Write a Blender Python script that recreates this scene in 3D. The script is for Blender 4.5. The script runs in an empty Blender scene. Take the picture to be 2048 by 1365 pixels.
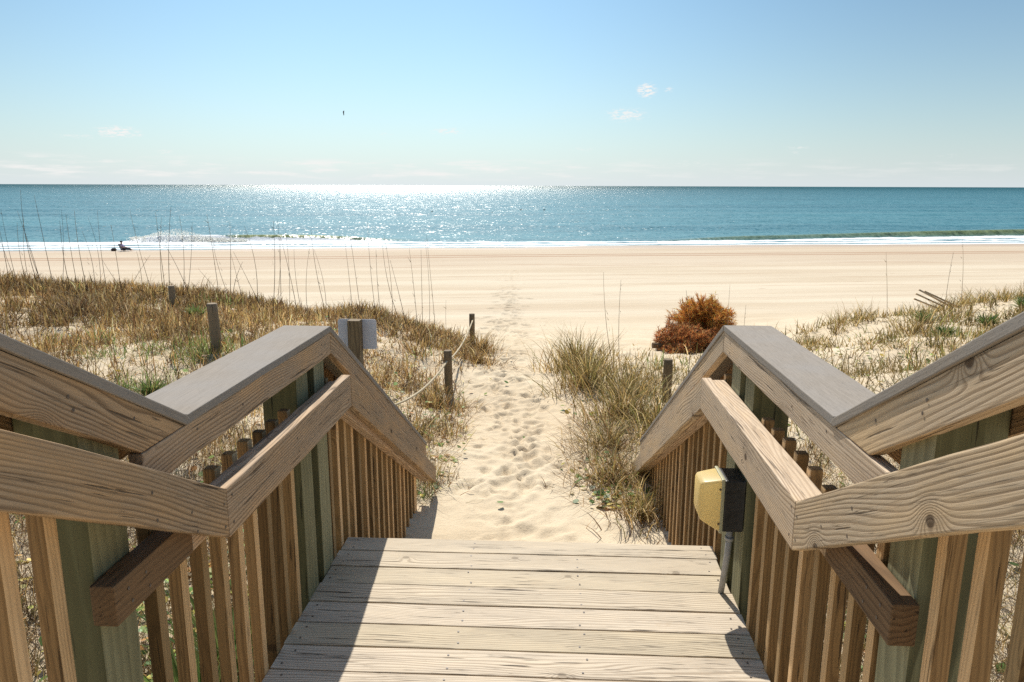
import bpy, bmesh, math, random
import numpy as np
from mathutils import Vector, Matrix, Quaternion, noise as mn

random.seed(7); RNG = np.random.default_rng(11)
sc = bpy.context.scene
COL = sc.collection
EYE = 1.66                       # camera height above the landing boards
R = math.radians

# ------------------------------------------------------------------ registry
def tag(o, label=None, cat=None, group=None, kind=None):
    if label: o['label'] = label
    if cat: o['category'] = cat
    if group: o['group'] = group
    if kind: o['kind'] = kind
    return o
def empty(name, loc=(0, 0, 0)):
    o = bpy.data.objects.new(name, None); COL.objects.link(o); o.location = loc
    o.empty_display_size = .1
    return o
def link(name, me, mat=None, parent=None):
    o = bpy.data.objects.new(name, me); COL.objects.link(o)
    if mat is not None:
        for m in (mat if isinstance(mat, (list, tuple)) else [mat]): me.materials.append(m)
    if parent is not None:
        o.parent = parent
        o.matrix_parent_inverse = Matrix.Identity(4)
        o.location = (-parent.location.x, -parent.location.y, -parent.location.z) if parent.parent is None else (0, 0, 0)
    return o                     # meshes are written in world metres; a child cancels its parent's offset

# ------------------------------------------------------------------ numpy noise
def _hash(ix, iy, seed):
    h = (ix.astype(np.int64) * 374761393 + iy.astype(np.int64) * 668265263 + seed * 1442695041) & 0x7fffffff
    h = (h ^ (h >> 13)) * 1274126177 & 0x7fffffff
    return ((h ^ (h >> 16)) & 0xffff) / 65535.0
def vnoise(x, y, seed=0):
    x = np.asarray(x, float); y = np.asarray(y, float)
    ix = np.floor(x); iy = np.floor(y); fx = x - ix; fy = y - iy
    fx = fx * fx * (3 - 2 * fx); fy = fy * fy * (3 - 2 * fy)
    a = _hash(ix, iy, seed); b = _hash(ix + 1, iy, seed); c = _hash(ix, iy + 1, seed); d = _hash(ix + 1, iy + 1, seed)
    return (a * (1 - fx) + b * fx) * (1 - fy) + (c * (1 - fx) + d * fx) * fy
def fbm(x, y, seed=0, oct=4):
    s = 0; a = .5
    for k in range(oct):
        s = s + a * vnoise(x * 2 ** k, y * 2 ** k, seed + k); a *= .5
    return s / (1 - .5 ** oct)
def sstep(a, b, x):
    t = np.clip((x - a) / (b - a), 0, 1); return t * t * (3 - 2 * t)

# ------------------------------------------------------------------ shoreline frame
TX, TY = .9845, .1753            # along the shore
NX, NY = -.1753, .9845           # out to sea
SEA = -5.34
def W(x, y): return NX * x + NY * y
PB = np.array([[-60, -.3], [0, -.5], [5, -.62], [9, -.87], [12, -1.1], [15, -1.4], [20, -1.95], [28, -2.75], [40, -3.7], [60, -4.7], [75, -5.1], [87.6, -5.34], [110, -6.2], [140, -8], [1000, -9]])
CP = np.array([  # x, y, ground height (deck boards = 0)
 (-.25,3.4,-.62),(-.2,5,-.63),(-.3,6.4,-.69),(-.55,9,-.88),(-.7,12,-1.1),(-.9,15,-1.42),(-1.3,8.5,-.9),(-1.41,12.5,-1.0),
 (-1.0,4.7,-.63),(-1.6,5,-.6),(-2,6,-.45),(-1.25,7,-.74),(-2.5,7.5,-.38),(-2.3,9.6,-.55),(-2.7,12,-.5),(-2.9,14.5,-1.25),(-1.35,11.3,-.95),
 (-4.2,12,-.55),(-5.3,12.6,-.42),(-6.4,13,-.33),(-10.2,13,-.12),(-8.2,11,-.2),(-6.8,8.5,-.3),(-4.9,6.7,-.15),(-3.5,6,-.22),(-2.4,5.1,-.45),
 (-3.5,7.3,-.08),(-5.9,11,-.2),(-4,9.5,-.25),(-1.5,3,-.62),(-2,2,-.6),(-3,3.4,-.5),(-3,0,-.5),(-6,3,-.3),(-1.2,1,-.62),
 (-4.6,15.6,-1.35),(-7,16.5,-1.3),(-10.5,16.5,-1.1),(-15,12.5,0),(-15,5,0),(-25,12,.1),(-25,17,-.9),(-15,17,-1.0),
 (2.9,7.2,-.17),(2.06,5.4,-.4),(1.2,5,-.55),(1.25,8,-.72),(.4,9.4,-.84),(.7,6.5,-.62),(1.66,12.6,-1.13),(2.9,12.5,-1.12),(1.8,10.5,-.95),
 (3.6,12,-.9),(5.1,13,-.68),(8.1,14,-.38),(12,15,-.15),(4.4,9,-.36),(3.4,10,-.6),(6.5,11,-.3),(9,11,-.1),(5.5,6,0),(2,3,-.5),(4,2,-.3),(1.1,1,-.62),
 (4.2,15,-1.38),(6.5,17,-1.35),(9.5,18.5,-1.3),(14,19.5,-1.2),(18,15,-.1),(18,6,0),(25,17,.1),(25,21,-1.0),(3,15,-1.45),(1,14,-1.3),
] + [(x, 20 + .18 * x, None) for x in range(-28, 31, 7)] + [(x, 26 + .18 * x, None) for x in range(-28, 31, 9)], dtype=object)
def base_h(x, y):
    w = W(x, y); return np.interp(w, PB[:, 0], PB[:, 1])
_cx = CP[:, 0].astype(float); _cy = CP[:, 1].astype(float)
_cb = base_h(_cx, _cy)
_cz = np.array([0 if z is None else float(z) - b for z, b in zip(CP[:, 2], _cb)])
def _phi(r): return np.sqrt(r * r + .16)
_A = _phi(np.hypot(_cx[:, None] - _cx[None], _cy[:, None] - _cy[None])) + 0 * np.eye(len(_cx))
_Wt = np.linalg.solve(_A, _cz)
def dune_h(x, y):
    xx = np.clip(x, -26, 26); yy = np.clip(y, -3, 40)
    out = np.zeros(xx.shape); f = xx.ravel(); g = yy.ravel(); o = out.ravel()
    for i in range(0, f.size, 20000):
        o[i:i + 20000] = _phi(np.hypot(f[i:i + 20000, None] - _cx[None], g[i:i + 20000, None] - _cy[None])) @ _Wt
    w = W(x, y)
    return o.reshape(xx.shape) * (1 - sstep(17.5, 22, w - .0 * x)) 
def path_mask(x, y):             # 1 on the trodden sand
    c = np.interp(y, [3, 5, 6.5, 9, 12, 16], [-.2, -.25, -.35, -.6, -.75, -.8])
    hw = np.interp(y, [3, 5, 6.5, 9, 12, 15, 19], [.62, .5, .48, .55, .6, 1.6, 4])
    n = (fbm(x * 1.3, y * 1.3, 5) - .5) * .5
    return 1 - sstep(.8, 1.25, np.abs(x - c) / hw + n)
# footprints: real dents
prints = []
for k in range(800):
    y = 3.4 + (k / 800) ** 1.2 * 17
    c = np.interp(y, [3, 5, 6.5, 9, 12, 16, 21], [-.25, -.28, -.35, -.6, -.75, -.95, -1.2])
    hw = np.interp(y, [3, 5, 9, 14, 20], [.42, .4, .42, .7, 1.6])
    prints.append((c + random.gauss(0, .55) * hw, y, random.uniform(.45, 1.0), random.gauss(0, .7), random.choice([.008, .013, .019, .028])))
for k in range(130):             # the trail that runs on down the beach
    y = 15 + k * .3
    prints.append((-1.0 - (y - 15) * .06 + (.12 if k % 2 else -.12) + random.gauss(0, .35), y, 1.7, random.gauss(0, .3), .055))
def prints_h(x, y):
    z = np.zeros(x.shape)
    for px, py, s, a, d in prints:
        m = (np.abs(x - px) < .5) & (np.abs(y - py) < .5)
        if not m.any(): continue
        dx = x[m] - px; dy = y[m] - py
        u = (dx * math.cos(a) - dy * math.sin(a)) / (.062 * s); v = (dx * math.sin(a) + dy * math.cos(a)) / (.125 * s)
        r2 = u * u + v * v
        d = d * (.45 if py < 5.2 else 1.0)
        z[m] += -d * np.exp(-r2 * r2 * .7) + d * .4 * np.exp(-(np.sqrt(r2) - 1.55) ** 2 * 5)
    return z
def ground_h(x, y, fine=True):
    x = np.asarray(x, float); y = np.asarray(y, float)
    z = base_h(x, y) + dune_h(x, y)
    w = W(x, y); near = 1 - sstep(16, 22, w)
    pm = path_mask(x, y)
    z = z + near * (fbm(x * .9, y * .9, 21) - .5) * .22 * (1 - .9 * pm) * sstep(.3, 1.6, np.abs(x + .3))
    z = z + near * (fbm(x * 4, y * 4, 31, 3) - .5) * (.02 + .045 * (1 - pm))
    if fine:
        z = z + (1 - sstep(9, 30, w)) * (fbm(x * 11, y * 11, 41, 3) - .5) * .012
        z = z + (1 - near) * (fbm(x * .8, w * 1.6, 51, 3) - .5) * .05 * (1 - sstep(60, 85, w))
    return z

# ------------------------------------------------------------------ node helpers
def newmat(name):
    m = bpy.data.materials.new(name); m.use_nodes = True; nt = m.node_tree
    for n in list(nt.nodes): nt.nodes.remove(n)
    return m, nt
class G:
    def __init__(s, nt): s.nt = nt
    def n(s, t, **kw):
        nd = s.nt.nodes.new(t)
        for k, v in kw.items():
            if k[0] == '_': setattr(nd, k[1:], v)
            else: s.set(nd.inputs[k.replace('__', ' ')], v)
        return nd
    def set(s, sock, v):
        if isinstance(v, bpy.types.NodeSocket): s.nt.links.new(v, sock)
        elif v is not None:
            if sock.type == 'RGBA' and len(v) == 3: v = (*v, 1)
            sock.default_value = v
    def m(s, op, a, b=None, c=None, clamp=False):
        nd = s.nt.nodes.new('ShaderNodeMath'); nd.operation = op; nd.use_clamp = clamp
        for i, v in enumerate((a, b, c)):
            if v is not None: s.set(nd.inputs[i], v)
        return nd.outputs[0]
    def vm(s, op, a, b=None):
        nd = s.nt.nodes.new('ShaderNodeVectorMath'); nd.operation = op
        s.set(nd.inputs[0], a)
        if b is not None: s.set(nd.inputs[1], b)
        return nd.outputs[0]
    def comb(s, x, y, z):
        nd = s.nt.nodes.new('ShaderNodeCombineXYZ')
        for i, v in enumerate((x, y, z)): s.set(nd.inputs[i], v)
        return nd.outputs[0]
    def sep(s, v):
        nd = s.nt.nodes.new('ShaderNodeSeparateXYZ'); s.set(nd.inputs[0], v); return nd.outputs
    def noise(s, vec, scale, detail=3, rough=.5, dist=0, dim='3D'):
        nd = s.nt.nodes.new('ShaderNodeTexNoise'); nd.noise_dimensions = dim
        s.set(nd.inputs['Vector'], vec); nd.inputs['Scale'].default_value = scale
        nd.inputs['Detail'].default_value = detail; nd.inputs['Roughness'].default_value = rough; nd.inputs['Distortion'].default_value = dist
        return nd.outputs['Fac']
    def mix(s, f, a, b, mode='MIX'):
        nd = s.nt.nodes.new('ShaderNodeMix'); nd.data_type = 'RGBA'; nd.blend_type = mode
        s.set(nd.inputs[0], f); s.set(nd.inputs[6], a); s.set(nd.inputs[7], b); return nd.outputs[2]
    def rng(s, v, a, b, c=0, d=1, smooth=True):
        nd = s.nt.nodes.new('ShaderNodeMapRange'); nd.interpolation_type = 'SMOOTHSTEP' if smooth else 'LINEAR'
        s.set(nd.inputs[0], v)
        for i, q in enumerate((a, b, c, d)): s.set(nd.inputs[i + 1], q)
        return nd.outputs[0]
    def attr(s, name): 
        nd = s.nt.nodes.new('ShaderNodeAttribute'); nd.attribute_name = name; return nd
    def bump(s, h, strength=.5, dist=.01, normal=None):
        nd = s.nt.nodes.new('ShaderNodeBump'); s.set(nd.inputs['Height'], h)
        nd.inputs['Strength'].default_value = strength; nd.inputs['Distance'].default_value = dist
        if normal is not None: s.set(nd.inputs['Normal'], normal)
        return nd.outputs[0]
    def out(s, sh):
        o = s.nt.nodes.new('ShaderNodeOutputMaterial'); s.nt.links.new(sh, o.inputs[0])
    def pbr(s, col, rough=.8, normal=None, spec=.3, **kw):
        p = s.nt.nodes.new('ShaderNodeBsdfPrincipled'); s.set(p.inputs['Base Color'], col); s.set(p.inputs['Roughness'], rough)
        p.inputs['Specular IOR Level'].default_value = spec
        if normal is not None: s.set(p.inputs['Normal'], normal)
        for k, v in kw.items(): s.set(p.inputs[k.replace('_', ' ')], v)
        return p.outputs[0]

def wood_mat(name, light, dark, grey, F=95., r0=.55, ringdark=.55, greyamt=.5, green=None, rough=.75, crack=.6, knots=1., blotch=.4, sidelit=None, sidelitamt=.6):
    m, nt = newmat(name); g = G(nt)
    gr = g.attr('gr').outputs['Vector']; tn = g.attr('tn').outputs['Fac']
    l, w, t = g.sep(gr)
    # knots on a loose lattice along the board
    kv = g.comb(g.m('MULTIPLY', l, 2.6), g.m('MULTIPLY', w, 3.4), 0.)
    vo = nt.nodes.new('ShaderNodeTexVoronoi'); vo.voronoi_dimensions = '2D'; vo.feature = 'F1'; g.set(vo.inputs['Vector'], kv); vo.inputs['Scale'].default_value = 1.
    kd = vo.outputs['Distance']; kr = g.sep(vo.outputs['Color'])[0]
    keep = g.rng(kr, *((.6, .63) if 'deck' in name else (.26, .30)))
    kcore = g.m('MULTIPLY', g.rng(kd, .05, .03), keep)
    khalo = g.m('MULTIPLY', g.m('MULTIPLY', g.m('EXPONENT', g.m('MULTIPLY', g.m('POWER', kd, 2.), -90.)), keep), knots)
    # growth rings cut lengthwise
    n1 = g.noise(g.comb(g.m('MULTIPLY', l, .9), g.m('MULTIPLY', w, 5.), g.m('MULTIPLY', t, 7.)), 1., 2, .45)
    n2 = g.noise(g.comb(g.m('MULTIPLY', l, 3.5), g.m('MULTIPLY', w, 14.), g.m('MULTIPLY', t, 14.)), 1., 2, .5)
    ph = g.m('ADD', g.m('MULTIPLY', g.m('ADD', w, g.m('MULTIPLY', t, .6)), F), g.m('MULTIPLY', n1, F * .16))
    ph = g.m('ADD', ph, g.m('MULTIPLY', n2, .45))
    ph = g.m('ADD', ph, g.m('MULTIPLY', khalo, 5.))
    fr = g.m('FRACT', ph)
    ring = g.m('ADD', g.rng(fr, r0, .93), g.rng(fr, .0, .12, 1., 0.)); ring = g.m('MINIMUM', ring, 1.)
    ring = g.m('MULTIPLY', ring, g.rng(g.noise(g.comb(g.m('MULTIPLY', l, 1.2), g.m('MULTIPLY', w, 9.), t), 1., 2), .3, .6, .5, 1.))
    fib = g.noise(g.comb(g.m('MULTIPLY', l, 9.), g.m('MULTIPLY', w, 260.), g.m('MULTIPLY', t, 260.)), 1., 3, .6)
    bl = g.noise(g.comb(g.m('MULTIPLY', l, 2.2), g.m('MULTIPLY', w, 9.), g.m('MULTIPLY', t, 9.)), 1., 4, .6)
    ck = g.noise(g.comb(g.m('MULTIPLY', l, 2.6), g.m('MULTIPLY', w, 70.), g.m('MULTIPLY', t, 70.)), 1., 3, .6)
    ckm = g.rng(ck, .635, .69)
    c = g.mix(g.rng(bl, .3, .7), light, [x * .78 for x in light])
    c = g.mix(g.m('MULTIPLY', g.rng(g.m('ADD', bl, g.m('MULTIPLY', tn, .35)), .42, .85), greyamt), c, grey)
    c = g.mix(g.m('MULTIPLY', ring, ringdark), c, dark)
    if green is not None:
        gn = g.noise(g.comb(g.m('MULTIPLY', l, 1.6), g.m('MULTIPLY', w, 12.), g.m('MULTIPLY', t, 12.)), 1., 3)
        c = g.mix(g.rng(gn, .35, .6, .25, .85), c, green)
    c = g.mix(g.m('MULTIPLY', g.rng(fib, .35, .7), .5), c, [x * .55 for x in light])
    c = g.mix(g.m('MULTIPLY', khalo, .25), c, [x * .8 for x in dark])
    c = g.mix(g.m('MULTIPLY', kcore, knots * .85), c, [x * .5 for x in dark])
    c = g.mix(g.m('MULTIPLY', ckm, min(1, crack * 1.25)), c, [x * .25 for x in dark])
    if sidelit is not None:         # paler tint paints in the light caught by sides turned to the walkway
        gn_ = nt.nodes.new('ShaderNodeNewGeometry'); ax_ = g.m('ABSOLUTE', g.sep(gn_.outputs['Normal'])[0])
        c = g.mix(g.m('MULTIPLY', g.rng(ax_, .45, .8), g.rng(bl, .25, .6, sidelitamt * .6, sidelitamt)), c, g.mix(g.m('MULTIPLY', ring, .45), sidelit, [q * .5 for q in sidelit]))
    v = g.rng(tn, 0, 1, 1 - blotch, 1 + blotch * .7, smooth=False)
    c = g.vm('MULTIPLY', c, g.comb(v, v, g.m('MULTIPLY', v, g.rng(tn, 0, 1, .93, 1.05, False))))
    ck2 = g.noise(g.comb(g.m('MULTIPLY', l, .9), g.m('MULTIPLY', w, 48.), g.m('MULTIPLY', t, 48.)), 1., 4, .55)
    ckb = g.rng(g.m('ABSOLUTE', g.m('SUBTRACT', ck2, .5)), .012, .004); ckb = g.m('MULTIPLY', ckb, g.rng(bl, .5, .58)); c = g.mix(g.m('MULTIPLY', ckb, crack), c, [x * .3 for x in dark])
    h = g.m('SUBTRACT', g.m('MULTIPLY', ring, -.35), g.m('MULTIPLY', ckm, 1.2)); h = g.m('ADD', h, g.m('MULTIPLY', fib, .45)); h = g.m('SUBTRACT', h, g.m('MULTIPLY', kcore, .6))
    if name.startswith('bleached_deck'):
        geo = nt.nodes.new('ShaderNodeNewGeometry'); Pp = geo.outputs['Position']
        st = g.noise(Pp, 5.5, 5, .7); c = g.mix(g.rng(st, .62, .70, 0, .5), c, (.44, .35, .24)); sd = g.noise(Pp, 34., 4, .8); c = g.mix(g.rng(sd, .66, .72, 0, .6), c, (.33, .26, .17))
    g.out(g.pbr(c, rough, g.bump(h, .55, .0018), .25)); return m

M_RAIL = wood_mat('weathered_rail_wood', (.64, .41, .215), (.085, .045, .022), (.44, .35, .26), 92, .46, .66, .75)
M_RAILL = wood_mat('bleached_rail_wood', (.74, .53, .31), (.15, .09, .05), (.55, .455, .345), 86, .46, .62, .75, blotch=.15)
M_BAL = wood_mat('baluster_wood', (.36, .20, .075), (.10, .05, .018), (.32, .21, .095), 90, .5, .5, .35, blotch=.5, knots=.7, sidelit=(.70, .47, .24), sidelitamt=.85)
M_POST = wood_mat('treated_post_wood', (.19, .165, .075), (.025, .025, .01), (.31, .31, .19), 30, .2, .95, .5, green=(.125, .118, .052), blotch=.35, sidelit=(.36, .34, .20), sidelitamt=.7)
M_DARKW = wood_mat('damp_block_wood', (.25, .145, .07), (.07, .035, .015), (.20, .135, .08), 80, .5, .6, .2)
M_DECK = wood_mat('bleached_deck_wood', (.66, .55, .40), (.22, .155, .095), (.58, .50, .39), 84, .5, .7, .6, knots=.55, rough=.7, crack=.85, blotch=.12)
M_PILE = wood_mat('old_pile_wood', (.30, .215, .12), (.10, .065, .04), (.26, .22, .16), 100, .5, .6, .5)

def simple(name, col, rough=.6, spec=.3, nscale=0, namt=.0, bump=0, **kw):
    m, nt = newmat(name); g = G(nt); c = col; nrm = None
    if nscale:
        tc = nt.nodes.new('ShaderNodeTexCoord').outputs['Object']
        n = g.noise(tc, nscale, 4, .6)
        c = g.mix(g.rng(n, .3, .7), [x * (1 - namt) for x in col], [min(1, x * (1 + namt)) for x in col])
        if bump: nrm = g.bump(n, bump, .003)
    g.out(g.pbr(c, rough, nrm, spec, **kw)); return m
M_NAIL = simple('rusty_nail', (.10, .075, .06), .5, .5)
M_CAP = None
def cap_mat():
    m, nt = newmat('grey_composite_cap'); g = G(nt)
    gr = g.attr('gr').outputs['Vector']; l, w, t = g.sep(gr)
    a = g.noise(g.comb(g.m('MULTIPLY', l, 12.), g.m('MULTIPLY', w, 220.), g.m('MULTIPLY', t, 220.)), 1., 3, .6)
    b = g.noise(g.comb(l, w, t), 3., 4, .6); d = g.noise(g.comb(l, w, t), 160., 2, .6)
    c = g.mix(g.rng(a, .3, .7), (.255, .222, .185), (.31, .272, .23)); c = g.mix(g.rng(b, .35, .7, 0, .5), c, (.29, .275, .26))
    c = g.mix(g.rng(d, .6, .72, 0, .5), c, (.13, .125, .12))
    g.out(g.pbr(c, .9, g.bump(g.m('ADD', a, d), .35, .0012), .12)); return m
M_CAP = cap_mat()

# ------------------------------------------------------------------ sand
def sand_mat():
    m, nt = newmat('beach_sand'); g = G(nt)
    geo = nt.nodes.new('ShaderNodeNewGeometry'); P = geo.outputs['Position']; x, y, z = g.sep(P)
    w = g.m('ADD', g.m('MULTIPLY', x, NX), g.m('MULTIPLY', y, NY)); s = g.m('ADD', g.m('MULTIPLY', x, TX), g.m('MULTIPLY', y, TY))
    big = g.noise(P, .7, 4, .6); fine = g.noise(P, 38., 4, .7); grain = g.noise(P, 420., 2, .6)
    c = g.mix(g.rng(big, .35, .65), (.57, .46, .315), (.63, .53, .38))
    c = g.mix(g.rng(fine, .45, .75, 0, .35), c, (.47, .38, .27))
    # the beach proper: finer and warmer, raked into long bands by the tide and tyres
    far = g.rng(w, 13., 24.)
    band = g.noise(g.comb(g.m('MULTIPLY', s, .03), g.m('MULTIPLY', w, .22), 0.), 1., 5, .55)
    band2 = g.noise(g.comb(g.m('MULTIPLY', s, .05), g.m('MULTIPLY', w, 2.6), 3.), 1., 3, .7)
    cb = g.mix(g.rng(band, .38, .62), (.49, .40, .285), (.57, .49, .37))
    cb = g.mix(g.rng(band2, .66, .82, 0, .18), cb, (.47, .315, .19))
    c = g.mix(far, c, cb)
    damp = g.rng(w, 48., 66., 0, .55); c = g.mix(damp, c, (.48, .385, .285))
    # tyre lines running along the shore
    wob = g.m('MULTIPLY', g.m('SUBTRACT', g.noise(g.comb(g.m('MULTIPLY', s, .02), 0., 7.), 1., 2), .5), 3.5)
    lines = None
    for w0, hw, am in ((69.8, .42, .75), (72.2, .42, .8), (58.0, .25, .5), (59.9, .25, .5), (47.0, .16, .4), (43.5, .16, .4), (36.3, .12, .4), (31.0, .1, .4), (28.4, .09, .35), (24.4, .07, .3), (22.1, .05, .3)):
        d = g.m('ABSOLUTE', g.m('SUBTRACT', g.m('ADD', w, wob), w0))
        q = g.m('MULTIPLY', g.rng(d, hw * 2.2, hw * .6), am)
        if w0 < 65: q = g.m('MULTIPLY', q, g.rng(g.noise(g.comb(g.m('MULTIPLY', s, .09), w0, 0.), 1., 3), .42, .6))
        lines = q if lines is None else g.m('MAXIMUM', lines, q)
    c = g.mix(lines, c, (.33, .2, .12))
    specks = g.noise(g.comb(g.m('MULTIPLY', s, .35), g.m('MULTIPLY', w, 1.3), 9.), 1., 3, .7)
    c = g.mix(g.m('MULTIPLY', g.rng(specks, .66, .73, 0, .8), g.m('MULTIPLY', far, g.rng(w, 60., 40.))), c, (.27, .17, .10))
    wet = g.rng(g.m('ADD', w, g.m('MULTIPLY', g.m('SUBTRACT', g.noise(g.comb(g.m('MULTIPLY', s, .06), 0., 1.), 1., 3), .5), 5.)), 78., 84.)
    c = g.mix(g.m('MULTIPLY', wet, .75), c, (.42, .31, .215))
    # dark grit and wrack on the trodden sand
    grit = g.noise(P, 60., 3, .8); c = g.mix(g.m('MULTIPLY', g.rng(grit, .68, .74), g.m('MULTIPLY', g.rng(w, 20., 12.), .6)), c, (.22, .16, .1))
    h = g.m('ADD', g.m('MULTIPLY', fine, .7), g.m('MULTIPLY', grain, .15)); h = g.m('SUBTRACT', h, g.m('MULTIPLY', lines, 1.))
    rough = g.rng(wet, 0, 1, .95, .45)
    g.out(g.pbr(c, rough, g.bump(h, .55, .018), .2)); return m
M_SAND = sand_mat()

# ------------------------------------------------------------------ terrain mesh
def grow(a, b, step, f, cap):
    out = [a]; st = step
    while out[-1] < b: st = min(st * f, cap); out.append(out[-1] + st)
    return out
def grid_mesh(name, X, Y, Z):
    nx, ny = X.shape
    v = np.stack([X, Y, Z], -1).reshape(-1, 3)
    i = np.arange(nx - 1)[:, None] * ny + np.arange(ny - 1)[None]
    f = np.stack([i, i + ny, i + ny + 1, i + 1], -1).reshape(-1, 4)
    return np_mesh(name, v, f)
def np_mesh(name, v, f, smooth=True, tris=False):
    me = bpy.data.meshes.new(name); k = f.shape[1]
    me.vertices.add(len(v)); me.vertices.foreach_set('co', np.ascontiguousarray(v, dtype=np.float32).ravel())
    me.loops.add(f.size); me.loops.foreach_set('vertex_index', f.astype(np.int32).ravel())
    me.polygons.add(len(f)); me.polygons.foreach_set('loop_start', np.arange(0, f.size, k, dtype=np.int32))
    me.polygons.foreach_set('use_smooth', np.full(len(f), smooth)); me.update(calc_edges=True)
    return me
xs = np.array(sorted([-q for q in grow(1.8, 700, .04, 1.045, 25)] + list(np.arange(-1.79, 1.5, .024)) + grow(1.5, 700, .04, 1.055, 25)))
ys = np.array(sorted([3.0 - q for q in grow(.05, 40, .06, 1.1, 4)] + list(np.arange(3.0, 12.5, .026)) + list(np.arange(12.5, 34, .07)) + grow(34, 230, .08, 1.03, 3)))
X, Y = np.meshgrid(xs, ys, indexing='ij')
Z = ground_h(X, Y) + prints_h(X, Y)
pm = path_mask(X, Y) * (1 - sstep(14, 19, Y))
Z = Z + pm * (fbm(X * 5, Y * 5, 77, 3) - .5) * .022
sand = link('sand', grid_mesh('sand', X, Y, Z), M_SAND); tag(sand, kind='structure')

# ------------------------------------------------------------------ sea
def water_mat():
    m, nt = newmat('sea_water'); g = G(nt)
    geo = nt.nodes.new('ShaderNodeNewGeometry'); P = geo.outputs['Position']; x, y, z = g.sep(P)
    w = g.m('ADD', g.m('MULTIPLY', x, NX), g.m('MULTIPLY', y, NY)); s = g.m('ADD', g.m('MULTIPLY', x, TX), g.m('MULTIPLY', y, TY))
    sw = g.comb(g.m('MULTIPLY', s, .5), w, 0.)
    foam = g.attr('foam').outputs['Fac']; gre = g.attr('face').outputs['Fac']
    n = g.noise(g.comb(g.m('MULTIPLY', s, .35), g.m('MULTIPLY', w, .9), 0.), 1., 6, .7)
    fm = g.rng(g.m('ADD', foam, g.m('MULTIPLY', g.m('SUBTRACT', n, .5), 1.1)), .42, .58)
    bandn = g.noise(g.comb(g.m('MULTIPLY', s, .004), g.m('MULTIPLY', w, .045), 0.), 1., 4, .6)
    c = g.mix(g.rng(bandn, .35, .65), (.022, .13, .155), (.038, .175, .20))
    c = g.mix(g.rng(w, 250., 2500.), c, (.014, .115, .125))
    c = g.mix(gre, c, (.20, .24, .08))
    h = g.m('ADD', g.m('MULTIPLY', g.noise(sw, .28, 3, .6), 2.6), g.m('MULTIPLY', g.noise(sw, 1.3, 3, .6), .75))
    h = g.m('ADD', h, g.m('MULTIPLY', g.noise(g.comb(s, w, 4.), 5., 2, .5), .16))
    def nz(vec, sc_, k, dt=2):
        nd = nt.nodes.new('ShaderNodeTexNoise'); g.set(nd.inputs['Vector'], vec); nd.inputs['Scale'].default_value = sc_; nd.inputs['Detail'].default_value = dt
        v_ = g.vm('SUBTRACT', nd.outputs['Color'], (.5, .5, .5)); return g.vm('MULTIPLY', v_, (k, k, 0))
    sl_ = g.vm('ADD', nz(g.comb(s, g.m('MULTIPLY', w, .6), 0.), 2.2, 1.15), nz(g.comb(s, g.m('MULTIPLY', w, 1.6), 3.), .35, .58, 3))
    kf = g.rng(w, 150., 900., 1., 1.25)
    lg = g.m('LOGARITHM', g.m('MAXIMUM', w, 100.), 10.); bi = g.rng(lg, 2.25, 3.5, .0, .42, False)   # grazing sight shows mostly the shoreward faces of the waves
    tilt = g.comb(g.m('MULTIPLY', bi, -NX), g.m('MULTIPLY', bi, -NY), 0.)
    b = g.vm('NORMALIZE', g.vm('ADD', g.vm('ADD', g.bump(h, .5, .3), tilt), g.vm('MULTIPLY', sl_, g.comb(kf, kf, kf))))
    wat = g.pbr(c, .3, b, .5); wat.node.inputs['IOR'].default_value = 1.33
    fh = g.noise(g.comb(s, w, z), 3., 4, .7)
    fo = g.pbr((.80, .82, .82), .8, g.bump(fh, .6, .15), .2)
    mx = nt.nodes.new('ShaderNodeMixShader'); g.set(mx.inputs[0], fm); nt.links.new(wat, mx.inputs[1]); nt.links.new(fo, mx.inputs[2])
    g.out(mx.outputs[0]); return m
M_SEA = water_mat()
ws = np.array(grow(80, 118, .28, 1.0, .28) + grow(118.3, 24000, .35, 1.03, 900))
ss = np.array(sorted([-q for q in grow(100.6, 24000, .8, 1.06, 1500)] + list(np.arange(-100, 100.1, .6)) + grow(100.6, 24000, .8, 1.06, 1500)))
S_, W_ = np.meshgrid(ss, ws, indexing='ij')
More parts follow.
